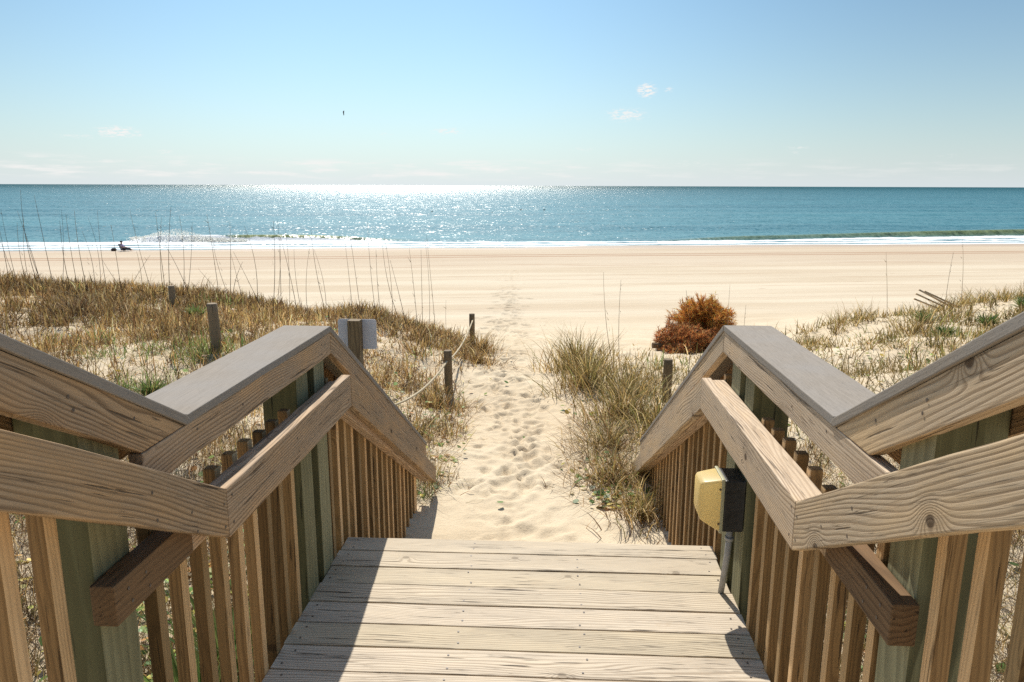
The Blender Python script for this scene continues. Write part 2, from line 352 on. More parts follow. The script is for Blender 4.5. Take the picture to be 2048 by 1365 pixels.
def wave_h(s, w):
    near = 1 - sstep(300, 900, w)
    crest = w + 3 * np.sin(s * .02 + 1) + (fbm(s * .015, w * .01, 61) - .5) * 22
    z = near * sstep(98, 130, w) * .24 * (np.sin(crest * 2 * np.pi / 31) + .35 * np.sin(crest * 2 * np.pi / 17 + 2)) 
    z += near * (fbm(s * .12, w * .3, 62) - .5) * .22 * sstep(94, 110, w)
    face = np.zeros_like(z); foam = np.zeros_like(z)
    # green shoulder rising to the right, breaking in the middle
    wc = 94.3 + .142 * (s - 32) + .7 * np.sin(s * .13); a = sstep(24, 44, s) * (.5 + .35 * sstep(50, 85, s))
    d = w - wc; prof = np.where(d < 0, np.exp(-(d / .9) ** 2), np.exp(-(d / 3.2) ** 2))
    z += a * prof * 1.0; face += a * np.exp(-((d + .35) / 1.0) ** 2) * 1.1
    foam += sstep(26, 36, s) * np.exp(-((d + 2.4) / 1.2) ** 2) * .8
    wc2 = 97.6 + .02 * s + .6 * np.sin(s * .2)
    a2 = sstep(-38, -32, s) * (1 - sstep(-16, 2, s)); d = w - wc2
    prof = np.where(d < 0, np.exp(-(d / .8) ** 2), np.exp(-(d / 3) ** 2))
    z += a2 * prof * .8; face += a2 * np.exp(-((d + .2) / .9) ** 2) * sstep(-26, -22, s) * 1.0
    foam += np.exp(-((d + .4) / 1.6) ** 2) * (1 - sstep(-29, -23, s)) * 1.1 + a2 * np.exp(-((d + 1.8) / 1.2) ** 2) * .8
    # foam belt to the sand
    edge = 97.5 - 1.6 * sstep(-30, 10, s) - 2.2 * sstep(12, 34, s) + 1.2 * (fbm(s * .05, s * 0, 63) - .5) * 2 + 5.5 * sstep(34, 90, s)
    foam += (1 - sstep(edge - 2.2, edge + .6, w)) * (.62 + .36 * np.sin(w * 1.9 + 2 * fbm(s * .05, w * .2, 64)))
    z += (1 - sstep(edge - 2, edge, w)) * (fbm(s * .4, w * .9, 65) - .4) * .22 * sstep(87.5, 90.5, w)
    z += .10 * fbm(s * .045, s * 0, 66) * (1 - sstep(84, 93, w))
    return z, np.clip(foam, 0, 1.4), np.clip(face, 0, 1)
zz, fo, fa = wave_h(S_, W_)
WX = S_ * TX + W_ * NX; WY = S_ * TY + W_ * NY
me = grid_mesh('sea', WX, WY, SEA + zz)
for nm, ar in (('foam', fo), ('face', fa)):
    at = me.attributes.new(nm, 'FLOAT', 'POINT'); at.data.foreach_set('value', ar.ravel().astype(np.float32))
tag(link('sea', me, M_SEA), kind='structure')

# spray thrown up by the breaker on the left
M_FOAM, _nt = newmat('white_foam'); _g = G(_nt); _p = _g.pbr((.88, .88, .86), .8); _t = _nt.nodes.new('ShaderNodeBsdfTranslucent'); _t.inputs[0].default_value = (.92, .92, .88, 1)
_mx = _nt.nodes.new('ShaderNodeMixShader'); _mx.inputs[0].default_value = .65; _nt.links.new(_p, _mx.inputs[1]); _nt.links.new(_t.outputs[0], _mx.inputs[2]); _g.out(_mx.outputs[0])
def tetras(P, r):
    base = np.array([(1, 1, 1), (1, -1, -1), (-1, 1, -1), (-1, -1, 1)]) * .577
    n = len(P); q = RNG.normal(size=(n, 3, 3)); Q, _ = np.linalg.qr(q)
    v = P[:, None] + np.einsum('nij,kj->nki', Q, base) * r[:, None, None]
    f = np.array([(0, 1, 2), (0, 3, 1), (0, 2, 3), (1, 3, 2)])
    return v.reshape(-1, 3), (np.arange(n)[:, None, None] * 4 + f[None]).reshape(-1, 3)
n = 4500; s = RNG.uniform(-36, -22, n); k = np.clip((s + 36) / 14, 0, 1)
env = (.35 + 1.05 * np.exp(-((k - .38) / .2) ** 2) + .25 * fbm(s * 1.2, s * 0, 8)) * (1 - .6 * k ** 3)
h = env * RNG.power(.7, n) ; wv = 96.9 + RNG.normal(0, .6, n) + h * .3
P = np.stack([s * TX + wv * NX, s * TY + wv * NY, SEA + .1 + h], -1)
v, f = tetras(P, RNG.uniform(.04, .13, n) * (1.15 - .5 * h))
tag(link('wave_spray', np_mesh('wave_spray', v, f, False), M_FOAM), 'white spray of the breaking wave left of the middle', 'spray', kind='stuff')

# ------------------------------------------------------------------ carpentry
def board(name, poly, a0, a1, plane='x', L=(0, 1, 0), mat=None, parent=None, tn=None, bev=.004, nails=(), wob=.0012, cuts=.12, flip=False):
    """A board: polygon in the plane across axis `plane`, extruded from a0 to a1. L = grain direction."""
    bm = bmesh.new()
    def P3(p, a):
        return {'x': (a, p[0], p[1]), 'y': (p[0], a, p[1]), 'z': (p[0], p[1], a)}[plane]
    A = [bm.verts.new(P3(p, a0)) for p in poly]; B = [bm.verts.new(P3(p, a1)) for p in poly]
    bm.faces.new(A); bm.faces.new(B[::-1]); n = len(poly)
    for i in range(n): bm.faces.new((A[i], B[i], B[(i + 1) % n], A[(i + 1) % n]))
    bmesh.ops.recalc_face_normals(bm, faces=bm.faces)
    if bev: bmesh.ops.bevel(bm, geom=list(bm.edges), offset=bev, segments=2, affect='EDGES', profile=.6)
    Lv = Vector(L).normalized()
    c = Vector((0, 0, 0))
    for v in bm.verts: c += v.co
    c /= len(bm.verts)
    ts = [(v.co - c).dot(Lv) for v in bm.verts]; lo, hi = min(ts), max(ts)
    if wob and hi - lo > 2 * cuts:
        k = int((hi - lo) / cuts)
        for i in range(1, k):
            d = lo + (hi - lo) * i / k
            bmesh.ops.bisect_plane(bm, geom=list(bm.verts) + list(bm.edges) + list(bm.faces), plane_co=c + Lv * d, plane_no=Lv)
    Tv = Vector((1, 0, 0)) if plane == 'x' else (Vector((0, 0, 1)) if plane == 'z' else Vector((0, 1, 0)))
    Wv = Lv.cross(Tv).normalized()
    off = Vector((random.uniform(0, 60), random.uniform(-3, 3), random.uniform(-3, 3)))
    if tn is None: tn = random.random()
    gra = {}
    seed = random.uniform(0, 99)
    grs = []
    for v in bm.verts:
        d = v.co - c
        grs.append((d.dot(Lv) + off.x, d.dot(Wv) + off.y, d.dot(Tv) + off.z))
        if wob:
            t = d.dot(Lv)
            v.co += Wv * (mn.noise(Vector((t * 3.1, seed, 0))) * wob * 1.6 + mn.noise(Vector((t * 9, seed, 5 * d.dot(Wv)))) * wob) + Tv * mn.noise(Vector((t * 2.3, seed, 9))) * wob
    nb = len(bm.verts)
    for (px, py, pz, nx, ny, nz) in nails:       # nail and screw heads: tiny discs let into the face
        N = Vector((nx, ny, nz)).normalized(); U = N.orthogonal().normalized(); Vv = N.cross(U); o = Vector((px, py, pz)) + N * .0006
        ring = [bm.verts.new(o + (U * math.cos(q * math.pi / 4) + Vv * math.sin(q * math.pi / 4)) * .0042) for q in range(8)]
        fc = bm.faces.new(ring); fc.material_index = 1; fc.normal_update()
        if fc.normal.dot(N) < 0: fc.normal_flip()
    me = bpy.data.meshes.new(name); bm.to_mesh(me); bm.free()
    nv = len(me.vertices)
    arr = np.zeros((nv, 3), np.float32); arr[:nb] = grs
    me.attributes.new('gr', 'FLOAT_VECTOR', 'POINT').data.foreach_set('vector', arr.ravel())
    me.attributes.new('tn', 'FLOAT', 'POINT').data.foreach_set('value', np.full(nv, tn, np.float32))
    return link(name, me, [mat, M_NAIL], parent)
def box(name, x0, x1, y0, y1, z0, z1, L, mat, parent, **k):
    ax = {'x': 'y', 'y': 'x', 'z': 'x'}[L]
    Lv = {'x': (1, 0, 0), 'y': (0, 1, 0), 'z': (0, 0, 1)}[L]
    if ax == 'y': return board(name, [(x0, z0), (x1, z0), (x1, z1), (x0, z1)], y0, y1, 'y', Lv, mat, parent, **k)
    return board(name, [(y0, z0), (y1, z0), (y1, z1), (y0, z1)], x0, x1, 'x', Lv, mat, parent, **k)

# the landing
deck = tag(empty('landing_deck', (-.1, 2.4, 0)), 'sunlit weathered board landing deck between the two handrails', 'deck')
DZ = .012
edges = [3.235, 3.105]
while edges[-1] > 1.75: edges.append(edges[-1] - .1435)
XL, XR = -.972, .748
sh = lambda x: (x + .1) * .012
for i in range(len(edges) - 1):
    y1, y0 = edges[i] - .0034, edges[i + 1] + .0034
    nl = []
    for xn in (-.93, -.35, .12, .70):
        for yy in (y0 + .03, y1 - .03):
            nl.append((xn + random.uniform(-.015, .015), yy + sh(xn) + random.uniform(-.008, .008), DZ + .0008, 0, 0, 1))
    jx0, jx1 = random.uniform(-.006, .004), random.uniform(-.004, .008)
    rb = board('deck_board', [(XL + jx0, y0 + sh(XL)), (XR + jx1, y0 + sh(XR)), (XR + jx1, y1 + sh(XR)), (XL + jx0, y1 + sh(XL))],
          DZ - .036 + random.uniform(-.001, .001), DZ + random.uniform(-.0015, .0015), 'z', (1, 0, 0), M_DECK, deck, tn=random.uniform(.2, .9), bev=.0035, nails=nl, wob=.0012, cuts=.15)
for xj in (-.93, -.35, .12, .70):
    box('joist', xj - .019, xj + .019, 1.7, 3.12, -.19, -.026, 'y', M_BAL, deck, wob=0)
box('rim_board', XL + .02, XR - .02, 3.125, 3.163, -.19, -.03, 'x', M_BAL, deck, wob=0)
for k in range(3):               # lower steps, half buried in the sand
    yy = 3.21 + .29 * k; zt = -.17 * (k + 1)
    box('stair_tread', XL + .02, XR - .02, yy, yy + .28, zt - .036, zt, 'x', M_DECK, deck, tn=.5)
for k in range(4):               # upper steps, down which the photographer came
    yy = 1.70 - .28 * k; zt = .165 * (k + 1)
    box('stair_tread', XL + .02, XR - .02, yy - .28, yy, zt - .036, zt, 'x', M_DECK, deck, tn=.5)

def side(sgn, D, name, label):
    """One whole stair railing. D gives inner-face distances and joint positions."""
    root = tag(empty(name, (sgn * D['x0'], 2.4, 0)), label, 'railing')
    def X(a, b):
        p, q = sgn * a, sgn * b; return (min(p, q), max(p, q))
    m1, m3 = .565, D['m3']
    # --- grab rail (2x6 on edge): steep piece, level piece, steep piece
    g0, g1 = D['g'], D['g'] + .04
    zt, hb = D['gz'], .142
    yA, yB, yE = D['gA'], D['gB'], D['gE']
    Mg = D['mat']
    def nl(pts):                 # nails on the inner face
        return [(sgn * (g0 - .0005), y, z, -sgn, 0, 0) for y, z in pts]
    y0 = .35
    board('handrail', [(y0, zt + m1 * (yA - y0)), (yA - .0015, zt), (yA - .0015, zt - hb), (y0, zt + m1 * (yA - y0) - hb * 1.0)], *X(g0, g1), 'x', (0, 1, -m1), Mg[0], root, tn=D['tn'][0],
          nails=nl([(yA - .02, zt - .035), (yA - .022, zt - .10), (yA - .17, zt - .04), (yA - .19, zt + .02), (yA - .34, zt + .07), (yA - .35, zt + .14)]), wob=.0018)
    board('handrail', [(yA + .0015, zt), (yB - .0015, zt), (yB - .0015, zt - hb), (yA + .0015, zt - hb)], *X(g0, g1), 'x', (0, 1, 0), Mg[1], root, tn=D['tn'][1],
          nails=nl([(yA + .03, zt - .03), (yA + .03, zt - .11), (yB - .05, zt - .04), (yB - .05, zt - .1), (yA + .55, zt - .05), (yA + .56, zt - .1)]), wob=.0018)
    board('handrail', [(yB + .0015, zt), (yE, zt + m3 * (yE - yB)), (yE, zt + m3 * (yE - yB) - .125), (yB + .0015, zt - hb)], *X(g0, g1), 'x', (0, 1, m3), Mg[2], root, tn=D['tn'][2],
          nails=nl([(yB + .1, zt - .12), (yB + .42, zt - .3), (yB + .44, zt - .34), (yB + .9, zt - .58)]), wob=.0015)
    # --- nailer behind it (2x4)
    n0, n1 = g1 + .002, D['b'] - .002
    nz = zt - D['nd']
    box('rail_backing', *X(n0, n1), yA - .12, yB - .01, nz - .092, nz, 'y', D['nm'], root, tn=D['nt'],
        nails=[] and [(sgn * (n0 - .0005), D['nE'] + q, nz - r, -sgn, 0, 0) for q, r in ((.05, .03), (.06, .065), (.12, .03), (.13, .07))])
    box('rail_backing', *X(n0 - .001, n1), D['nE'], yA - .122, nz - .093, nz + .001, 'y', M_DARKW, root, tn=.45,
        nails=[(sgn * (n0 - .0015), D['nE'] + q, nz - r, -sgn, 0, 0) for q, r in ((.05, .03), (.06, .065), (.12, .03), (.13, .07))])
    board('rail_backing', [(yB - .008, nz), (yE - .12, nz + m3 * (yE - .12 - yB)), (yE - .12, nz + m3 * (yE - .12 - yB) - .11), (yB - .008, nz - .135)], *X(n0, n1), 'x', (0, 1, m3), M_RAIL, root)
    board('rail_backing', [(y0, nz - .015 + m1 * (yA - y0)), (D['nE'] + .12, nz - .02 + m1 * (yA - D['nE'] - .12)), (D['nE'] + .12, nz - .11 + m1 * (yA - D['nE'] - .12)), (y0, nz - .11 + m1 * (yA - y0))], *X(n0, n1), 'x', (0, 1, -m1), M_RAIL, root)
    # --- upper rail: 2x4 on edge inside the posts, its twin outside, composite board on top
    c0 = D['c']; yC, yD, yF = D['cA'], D['cB'], D['cE']; zc = 1.080; th = .026; zb = zc - th; bh = .094
    for (a, b, mm, tns) in ((c0 + .004, D['b'] + .0, Mg, D['tn']), (D['b'] + .142, D['b'] + .178, (M_RAIL,) * 3, (.3, .3, .3))):
        b = max(b, a + .034)
        nn = [(sgn * (a - .0005), y, z, -sgn, 0, 0) for y, z in ((yC - .22, zb + .09), (yC - .42, zb + .17), (yC - .43, zb + .2))] if a < D['b'] else []
        board('upper_rail', [(y0, zb + m1 * (yC - y0)), (yC - .002, zb + .001), (yC - .115 / m1, zb + .001), (y0, zb + m1 * (yC - y0) - .112)], *X(a, b), 'x', (0, 1, -m1), mm[0], root, tn=tns[0], wob=.002, nails=nn)
        nn = [(sgn * (a - .0005), y, z, -sgn, 0, 0) for y, z in ((yD - .12, zb - .03), (yD - .12, zb - .07), (yC + .35, zb - .05), (yC + .06, zb - .03))] if a < D['b'] else []
        board('upper_rail', [(D['uE'], zb - .001), (yD - .0015, zb - .001), (yD - .0015, zb - bh), (D['uE'], zb - bh)], *X(a, b), 'x', (0, 1, 0), mm[1], root, tn=tns[1], wob=.0022, nails=nn)
        board('upper_rail', [(yD + .0015, zb - .001), (yF, zb + m3 * (yF - yD)), (yF, zb + m3 * (yF - yD) - .098), (yD + .0015, zb - bh)], *X(a, b), 'x', (0, 1, m3), mm[2], root, tn=tns[2], wob=.0015)
    w0, w1 = c0, c0 + .2
    board('rail_cap', [(y0, zb + m1 * (yC - y0) + .0015), (y0, zc + m1 * (yC - y0) + .004), (yC + .004, zc), (yC + .03, zb + .0005), (yC, zb + .0005)], *X(w0 - .002, w1 + .002), 'x', (0, 1, -m1), M_CAP, root, bev=.003, wob=.0012)
    board('rail_cap', [(yC + .012, zb), (yC + .012, zc), (yD - .001, zc), (yD - .001, zb)], *X(w0, w1), 'x', (0, 1, 0), M_CAP, root, bev=.003, wob=.001)
    board('rail_cap', [(yD + .001, zb), (yD + .001, zc), (yF + .02, zc + m3 * (yF + .02 - yD)), (yF + .02, zb + m3 * (yF + .02 - yD))], *X(w0, w1), 'x', (0, 1, m3), M_CAP, root, bev=.003, wob=.0012)
    # --- posts
    b0 = D['b']; pw = .138
    def slope_z(y): return zb + (m1 * (yC - y) if y < yC else (0 if y < yD else m3 * (y - yD)))
    for (ya, yb, tt) in D['posts']:
        za, zbb = slope_z(ya) - .002, slope_z(yb) - .002
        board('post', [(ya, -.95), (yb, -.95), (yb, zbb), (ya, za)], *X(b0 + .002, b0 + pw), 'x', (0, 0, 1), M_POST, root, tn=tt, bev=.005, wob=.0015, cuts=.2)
    # --- balusters
    def grab_z(y): return nz + (m1 * (yA - y) if y < yA else (0 if y < yB else m3 * (y - yB)))
    busy = [(a - .05, b + .01) for a, b, _ in D['posts']]
    y = D['bal0']; ys_ = []
    while y < D['balE']: ys_.append(y); y += D['bs']
    for y in ys_:
        if any(a < y < b for a, b in busy): continue
        top = grab_z(y) + (.022 if yA < y < yB else -.03)
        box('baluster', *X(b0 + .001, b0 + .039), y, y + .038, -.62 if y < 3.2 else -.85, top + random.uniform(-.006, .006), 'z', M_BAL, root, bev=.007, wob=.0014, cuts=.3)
    ye = D['balE']
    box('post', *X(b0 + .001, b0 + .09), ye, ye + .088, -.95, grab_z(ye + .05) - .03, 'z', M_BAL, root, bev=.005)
    # outer stringers that carry the balusters' feet
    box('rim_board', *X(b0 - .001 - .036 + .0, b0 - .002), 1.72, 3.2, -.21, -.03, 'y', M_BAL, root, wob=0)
    return root
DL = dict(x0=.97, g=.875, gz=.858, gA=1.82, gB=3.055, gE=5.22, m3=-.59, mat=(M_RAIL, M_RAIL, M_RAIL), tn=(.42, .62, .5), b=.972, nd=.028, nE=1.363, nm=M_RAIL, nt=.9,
          c=.94, cA=1.765, cB=3.01, cE=5.2, uE=1.56, posts=((1.39, 1.525, .62), (2.66, 2.79, .35), (2.865, 3.0, .75)), bal0=1.03, balE=4.86, bs=.1165)
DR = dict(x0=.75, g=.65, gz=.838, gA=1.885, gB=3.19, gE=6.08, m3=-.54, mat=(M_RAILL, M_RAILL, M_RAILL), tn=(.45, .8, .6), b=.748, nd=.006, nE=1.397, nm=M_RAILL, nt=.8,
          c=.722, cA=1.86, cB=3.155, cE=5.88, uE=1.56, posts=((1.425, 1.56, .8), (2.72, 2.85, .3), (2.93, 3.07, .85)), bal0=.97, balE=5.5, bs=.1225)
railL = side(-1, DL, 'stair_railing', 'brown weathered stair railing on the left, without a lamp on its posts')
railR = side(1, DR, 'stair_railing', 'pale weathered stair railing on the right, carrying the amber lamp box')

# ------------------------------------------------------------------ step light on the right post
def lens_mat():
    m, nt = newmat('yellowed_lens'); g = G(nt)
    p = g.pbr((.86, .69, .33), .32, None, .5)
    t = nt.nodes.new('ShaderNodeBsdfTranslucent'); t.inputs[0].default_value = (.95, .80, .46, 1)
    mx = nt.nodes.new('ShaderNodeMixShader'); mx.inputs[0].default_value = .5
    nt.links.new(p, mx.inputs[1]); nt.links.new(t.outputs[0], mx.inputs[2]); g.out(mx.outputs[0]); return m
M_LENS = lens_mat(); M_BLACK = simple('black_box_plastic', (.02, .02, .02), .45, .4, 60, .4)
M_FLANGE = simple('lens_flange', (.42, .40, .25), .4, .4); M_PVC = simple('grey_conduit', (.34, .345, .35), .4, .4, 30, .12)
lamp = tag(empty('deck_lamp', (.74, 2.79, .34)), 'yellowed plastic wall lamp with black back box on right railing post', 'lamp')
ly0, ly1, lz0, lz1 = 2.725, 2.865, .335, .548
box('back_box', .668, .7475, ly0, ly1, lz0, lz1, 'z', M_BLACK, lamp, bev=.006, wob=0)
box('flange', .655, .668, ly0 - .004, ly1 + .004, lz0 - .006, lz1 + .006, 'z', M_FLANGE, lamp, bev=.004, wob=0)
def lens():
    bm = bmesh.new(); rings = []
    prof = [(.6552, 0, 0), (.640, .001, .003), (.600, .006, .012), (.584, .010, .016), (.576, .018, .024)]
    for x, iy, iz in prof:
        a, b = ly0 + iy, ly1 - iy; c, d = lz0 + iz * 2.6, lz1 - iz * .9; r = .012; ring = []
        for cy, cz, a0 in ((b - r, d - r, 0), (a + r, d - r, 90), (a + r, c + r, 180), (b - r, c + r, 270)):
            for q in range(4):
                an = R(a0 + q * 30); ring.append(bm.verts.new((x, cy + r * math.cos(an), cz + r * math.sin(an))))
        rings.append(ring)
    for r0, r1 in zip(rings, rings[1:]):
        for i in range(16): bm.faces.new((r0[i], r0[(i + 1) % 16], r1[(i + 1) % 16], r1[i]))
    bm.faces.new(rings[-1])
    bmesh.ops.recalc_face_normals(bm, faces=bm.faces)
    me = bpy.data.meshes.new('lens'); bm.to_mesh(me); bm.free()
    for p in me.polygons: p.use_smooth = True
    return me
o = link('lens', lens(), M_LENS, lamp)
def tube_mesh(name, pts, rad, n=10, cap=True):
    pts = [Vector(p) for p in pts]; bm = bmesh.new(); rings = []; rr = rad if isinstance(rad, (list, tuple)) else [rad] * len(pts)
    up = None
    for i, p in enumerate(pts):
        d = (pts[min(i + 1, len(pts) - 1)] - pts[max(i - 1, 0)]).normalized()
        if up is None: up = d.orthogonal().normalized()
        up = (up - d * up.dot(d)).normalized(); sd = d.cross(up)
        rings.append([bm.verts.new(p + (up * math.cos(2 * math.pi * k / n) + sd * math.sin(2 * math.pi * k / n)) * rr[i]) for k in range(n)])
    for a, b in zip(rings, rings[1:]):
        for k in range(n): bm.faces.new((a[k], a[(k + 1) % n], b[(k + 1) % n], b[k]))
    if cap: bm.faces.new(rings[0][::-1]); bm.faces.new(rings[-1])
    for f in bm.faces: f.smooth = len(f.verts) == 4
    me = bpy.data.meshes.new(name); bm.to_mesh(me); bm.free(); return me
link('conduit', tube_mesh('conduit', [(.715, 2.79, .337), (.713, 2.80, .2), (.706, 2.835, .013)], .0125, 14), M_PVC, lamp)
link('conduit_clamp', tube_mesh('conduit_clamp', [(.714, 2.79, .285), (.7135, 2.792, .272)], .0175, 14), M_PVC, lamp)
for zz_ in (lz0 + .035, lz1 - .035):
    link('screw', tube_mesh('screw', [(.650, ly0 - .001, zz_), (.650, ly0 - .006, zz_)], .004, 8), M_NAIL, lamp)

# ------------------------------------------------------------------ posts, rope, sign on the dune
def gz(x, y): return float(ground_h(np.array([x]), np.array([y]))[0])
def pile(name, x, y, ztop, r, label, lean=(0, 0), tn=.5):
    zb = gz(x, y) - .25; n = 9; bm = bmesh.new()
    pts = [(x + lean[0] * k / n, y + lean[1] * k / n, zb + (ztop - zb) * k / n) for k in range(n)] + [(x + lean[0], y + lean[1], ztop - .006), (x + lean[0], y + lean[1], ztop)]
    me = tube_mesh(name, pts, [r * (1.04 - .05 * k / n) for k in range(n)] + [r, r * .86], 18)
    co = np.zeros(len(me.vertices) * 3, np.float32); me.vertices.foreach_get('co', co); co = co.reshape(-1, 3)
    gr = np.stack([co[:, 2] + random.uniform(0, 40), (co[:, 0] - x) * 1.0 + random.uniform(-2, 2), (co[:, 1] - y)], -1)
    me.attributes.new('gr', 'FLOAT_VECTOR', 'POINT').data.foreach_set('vector', gr.astype(np.float32).ravel())
    me.attributes.new('tn', 'FLOAT', 'POINT').data.foreach_set('value', np.full(len(co), tn, np.float32))
    return tag(link(name, me, M_PILE), label, 'post', 'round wooden dune posts')
pile('wooden_post', -1.42, 12.5, -.50, .048, 'farthest round rope post at the path edge, rope ends on it')
pile('wooden_post', -1.285, 8.75, -.31, .05, 'round rope post in grass left of the path, nearer of the two on the rope', (-.01, 0), .4)
pile('wooden_post', -3.48, 7.3, .47, .052, 'bare round post with a bolt hole, near the middle of the left dune', (-.025, 0), .75)
pile('wooden_post', -5.9, 11., .135, .048, 'short greenish post low at the crest of the left dune', (0, 0), .9)
pile('wooden_post', 1.255, 8., -.2, .05, 'dark round post in grass just left of the right railing peak', (.0, 0), .15)
M_ROPE = simple('pale_rope', (.50, .42, .29), .9, .1, 200, .25, .8)
def rope(pts, r, label):
    P = []
    for (a, b, sag) in pts:
        a, b = Vector(a), Vector(b)
        for k in range(17):
            t = k / 16
            if P and k == 0: continue
            P.append(a.lerp(b, t) - Vector((0, 0, sag * 4 * t * (1 - t))))
    return tag(link('rope', tube_mesh('rope', P, r, 8), M_ROPE), label, 'rope')
rope([((-1.40, 12.44, -.60), (-1.30, 8.70, -.44), .10), ((-1.30, 8.70, -.44), (-1.47, 5.36, -.02), .16)], .0115, 'pale sagging rope strung between the posts left of the path')
sg = tag(empty('sign', (-1.475, 5.3, gz(-1.475, 5.3))), 'blank grey back of a small sign on a square post, behind left railing', 'sign')
box('sign_post', -1.52, -1.43, 5.26, 5.35, gz(-1.475, 5.3) - .3, .685, 'z', M_PILE, sg, tn=.3, bev=.004)
def sign_plate():
    bm = bmesh.new(); x0, x1, z0, z1, r = -1.615, -1.325, .455, .682, .018; ring = []
    for cx, cz, a0 in ((x1 - r, z1 - r, 0), (x0 + r, z1 - r, 90), (x0 + r, z0 + r, 180), (x1 - r, z0 + r, 270)):
        for q in range(5): an = R(a0 + q * 22.5); ring.append((cx + r * math.cos(an), cz + r * math.sin(an)))
    A = [bm.verts.new((x, 5.352, z)) for x, z in ring]; B = [bm.verts.new((x, 5.356, z)) for x, z in ring]
    bm.faces.new(A); bm.faces.new(B[::-1])
    for i in range(len(A)): bm.faces.new((A[i], B[i], B[(i + 1) % len(A)], A[(i + 1) % len(A)]))
    bmesh.ops.recalc_face_normals(bm, faces=bm.faces)
    me = bpy.data.meshes.new('sign_plate'); bm.to_mesh(me); bm.free(); return me
M_ALU = simple('aluminium_sign_back', (.56, .57, .62), .5, .4, 8, .06)
link('sign_plate', sign_plate(), M_ALU, sg)

CP_ = math.atan(311 / 1480); YAW = math.atan(88 / (1480 / math.cos(CP_)))
FW = Vector((-math.sin(YAW) * math.cos(CP_), math.cos(YAW) * math.cos(CP_), -math.sin(CP_))); RT = Vector((math.cos(YAW), math.sin(YAW), 0)); UP = RT.cross(FW)
RT2 = RT + UP * .0033; UP2 = UP - RT * .0033
def at(px, py, y):               # survey helper: the place seen at (px, py) of the photograph, y metres ahead
    r = FW * 1480 + RT2 * (px - 1024) - UP2 * (py - 682.5); return Vector((0, 0, EYE)) + r * (y / r.y)
# fallen sand-fence slats on the right dune
def fallen_fence():
    rt = tag(empty('sand_fence', (7.3, 13.3, gz(7.3, 13.3))), 'broken slats of old sand fence leaning out of the right dune', 'fence')
    for k, (ax, ay, bx, by) in enumerate(((1838, 580, 1870, 597), (1849, 583, 1892, 603), (1832, 588, 1860, 601), (1828, 598, 1850, 607))):
        tip = at(ax, ay, 13.0); b = at(bx, by, 13.0); d = (tip - b).normalized(); a = b - d * .25; p = [a, tip]
        me = tube_mesh('slat', p, .019, 4)
        for nm in ('gr',):
            me.attributes.new('gr', 'FLOAT_VECTOR', 'POINT').data.foreach_set('vector', np.array([(v.co - a).dot(d) + k * 3 if i == 0 else 0.02 * i for v in me.vertices for i in range(3)], np.float32))
        me.attributes.new('tn', 'FLOAT', 'POINT').data.foreach_set('value', np.full(len(me.vertices), .4, np.float32))
        link('slat', me, M_RAILL, rt)
fallen_fence()

# ------------------------------------------------------------------ vegetation
def leaf_mat(name, trans=.35, rough=.6):
    m, nt = newmat(name); g = G(nt); c = g.attr('col').outputs['Color']
    p = g.pbr(c, rough, None, .25)
    t = nt.nodes.new('ShaderNodeBsdfTranslucent'); nt.links.new(c, t.inputs[0])
    mx = nt.nodes.new('ShaderNodeMixShader'); mx.inputs[0].default_value = trans
    nt.links.new(p, mx.inputs[1]); nt.links.new(t.outputs[0], mx.inputs[2]); g.out(mx.outputs[0]); return m
M_GRASS = leaf_mat('dune_grass', .45); M_LEAF = leaf_mat('small_leaves', .3, .45); M_NEEDLE = leaf_mat('dead_needles', .3); M_STALK = leaf_mat('oat_stalk', .05)
STRAW = np.array([(.50, .34, .14), (.42, .27, .10), (.33, .20, .075), (.22, .125, .05), (.11, .065, .03), (.28, .22, .075), (.60, .46, .25)])
OLIVE = np.array([(.36, .25, .08), (.20, .155, .05), (.44, .31, .115), (.13, .105, .035), (.52, .38, .17), (.22, .135, .05), (.64, .50, .27), (.24, .23, .07)])
BROWN = np.array([(.20, .115, .055), (.13, .075, .04), (.30, .19, .09), (.08, .05, .03), (.40, .28, .14)])
GREEN = np.array([(.13, .20, .05), (.09, .16, .045), (.20, .26, .08), (.26, .28, .10)])
def blade_arrays(root, az, tilt, L, wd, curve, col, seg=4, twist=None):
    """Curved tapering blades. root Nx3; az heading; tilt from vertical at the base; curve extra bend to the tip."""
    n = len(root); t = np.linspace(0, 1, seg + 1)
    ang = tilt[:, None] + curve[:, None] * t[None] ** 1.4
    st = (L / seg)[:, None]
    hx = np.concatenate([np.zeros((n, 1)), np.cumsum(np.sin(ang[:, :-1]) * st, 1)], 1)
    hz = np.concatenate([np.zeros((n, 1)), np.cumsum(np.cos(ang[:, :-1]) * st, 1)], 1)
    dx, dy = np.cos(az), np.sin(az)
    C = np.stack([root[:, 0:1] + hx * dx[:, None], root[:, 1:2] + hx * dy[:, None], root[:, 2:3] + hz], -1)
    tw = RNG.uniform(0, np.pi, n) if twist is None else twist
    sx = np.stack([np.cos(tw), np.sin(tw), np.zeros(n)], -1)
    wt = (1 - t ** 2.2 * .85) * .5
    off = sx[:, None, :] * (wd[:, None] * wt[None])[..., None]
    V = np.stack([C - off, C + off], 2).reshape(-1, 3)
    b = np.arange(n)[:, None] * (seg + 1) * 2 + np.arange(seg)[None] * 2
    F = np.stack([b, b + 1, b + 3, b + 2], -1).reshape(-1, 4)
    shade = (1 - .0 * t)[None, :, None]
    K = np.repeat((col[:, None, :] * shade), 2, axis=1).reshape(-1, 3)
    return V, F, K
def col_pick(pal, n, jit=.16):
    c = pal[RNG.integers(0, len(pal), n)] * np.exp(RNG.normal(0, jit * 1.6, (n, 1))) * (1 + RNG.uniform(-.05, .05, (n, 3)))
    return np.clip(c, .01, .9)
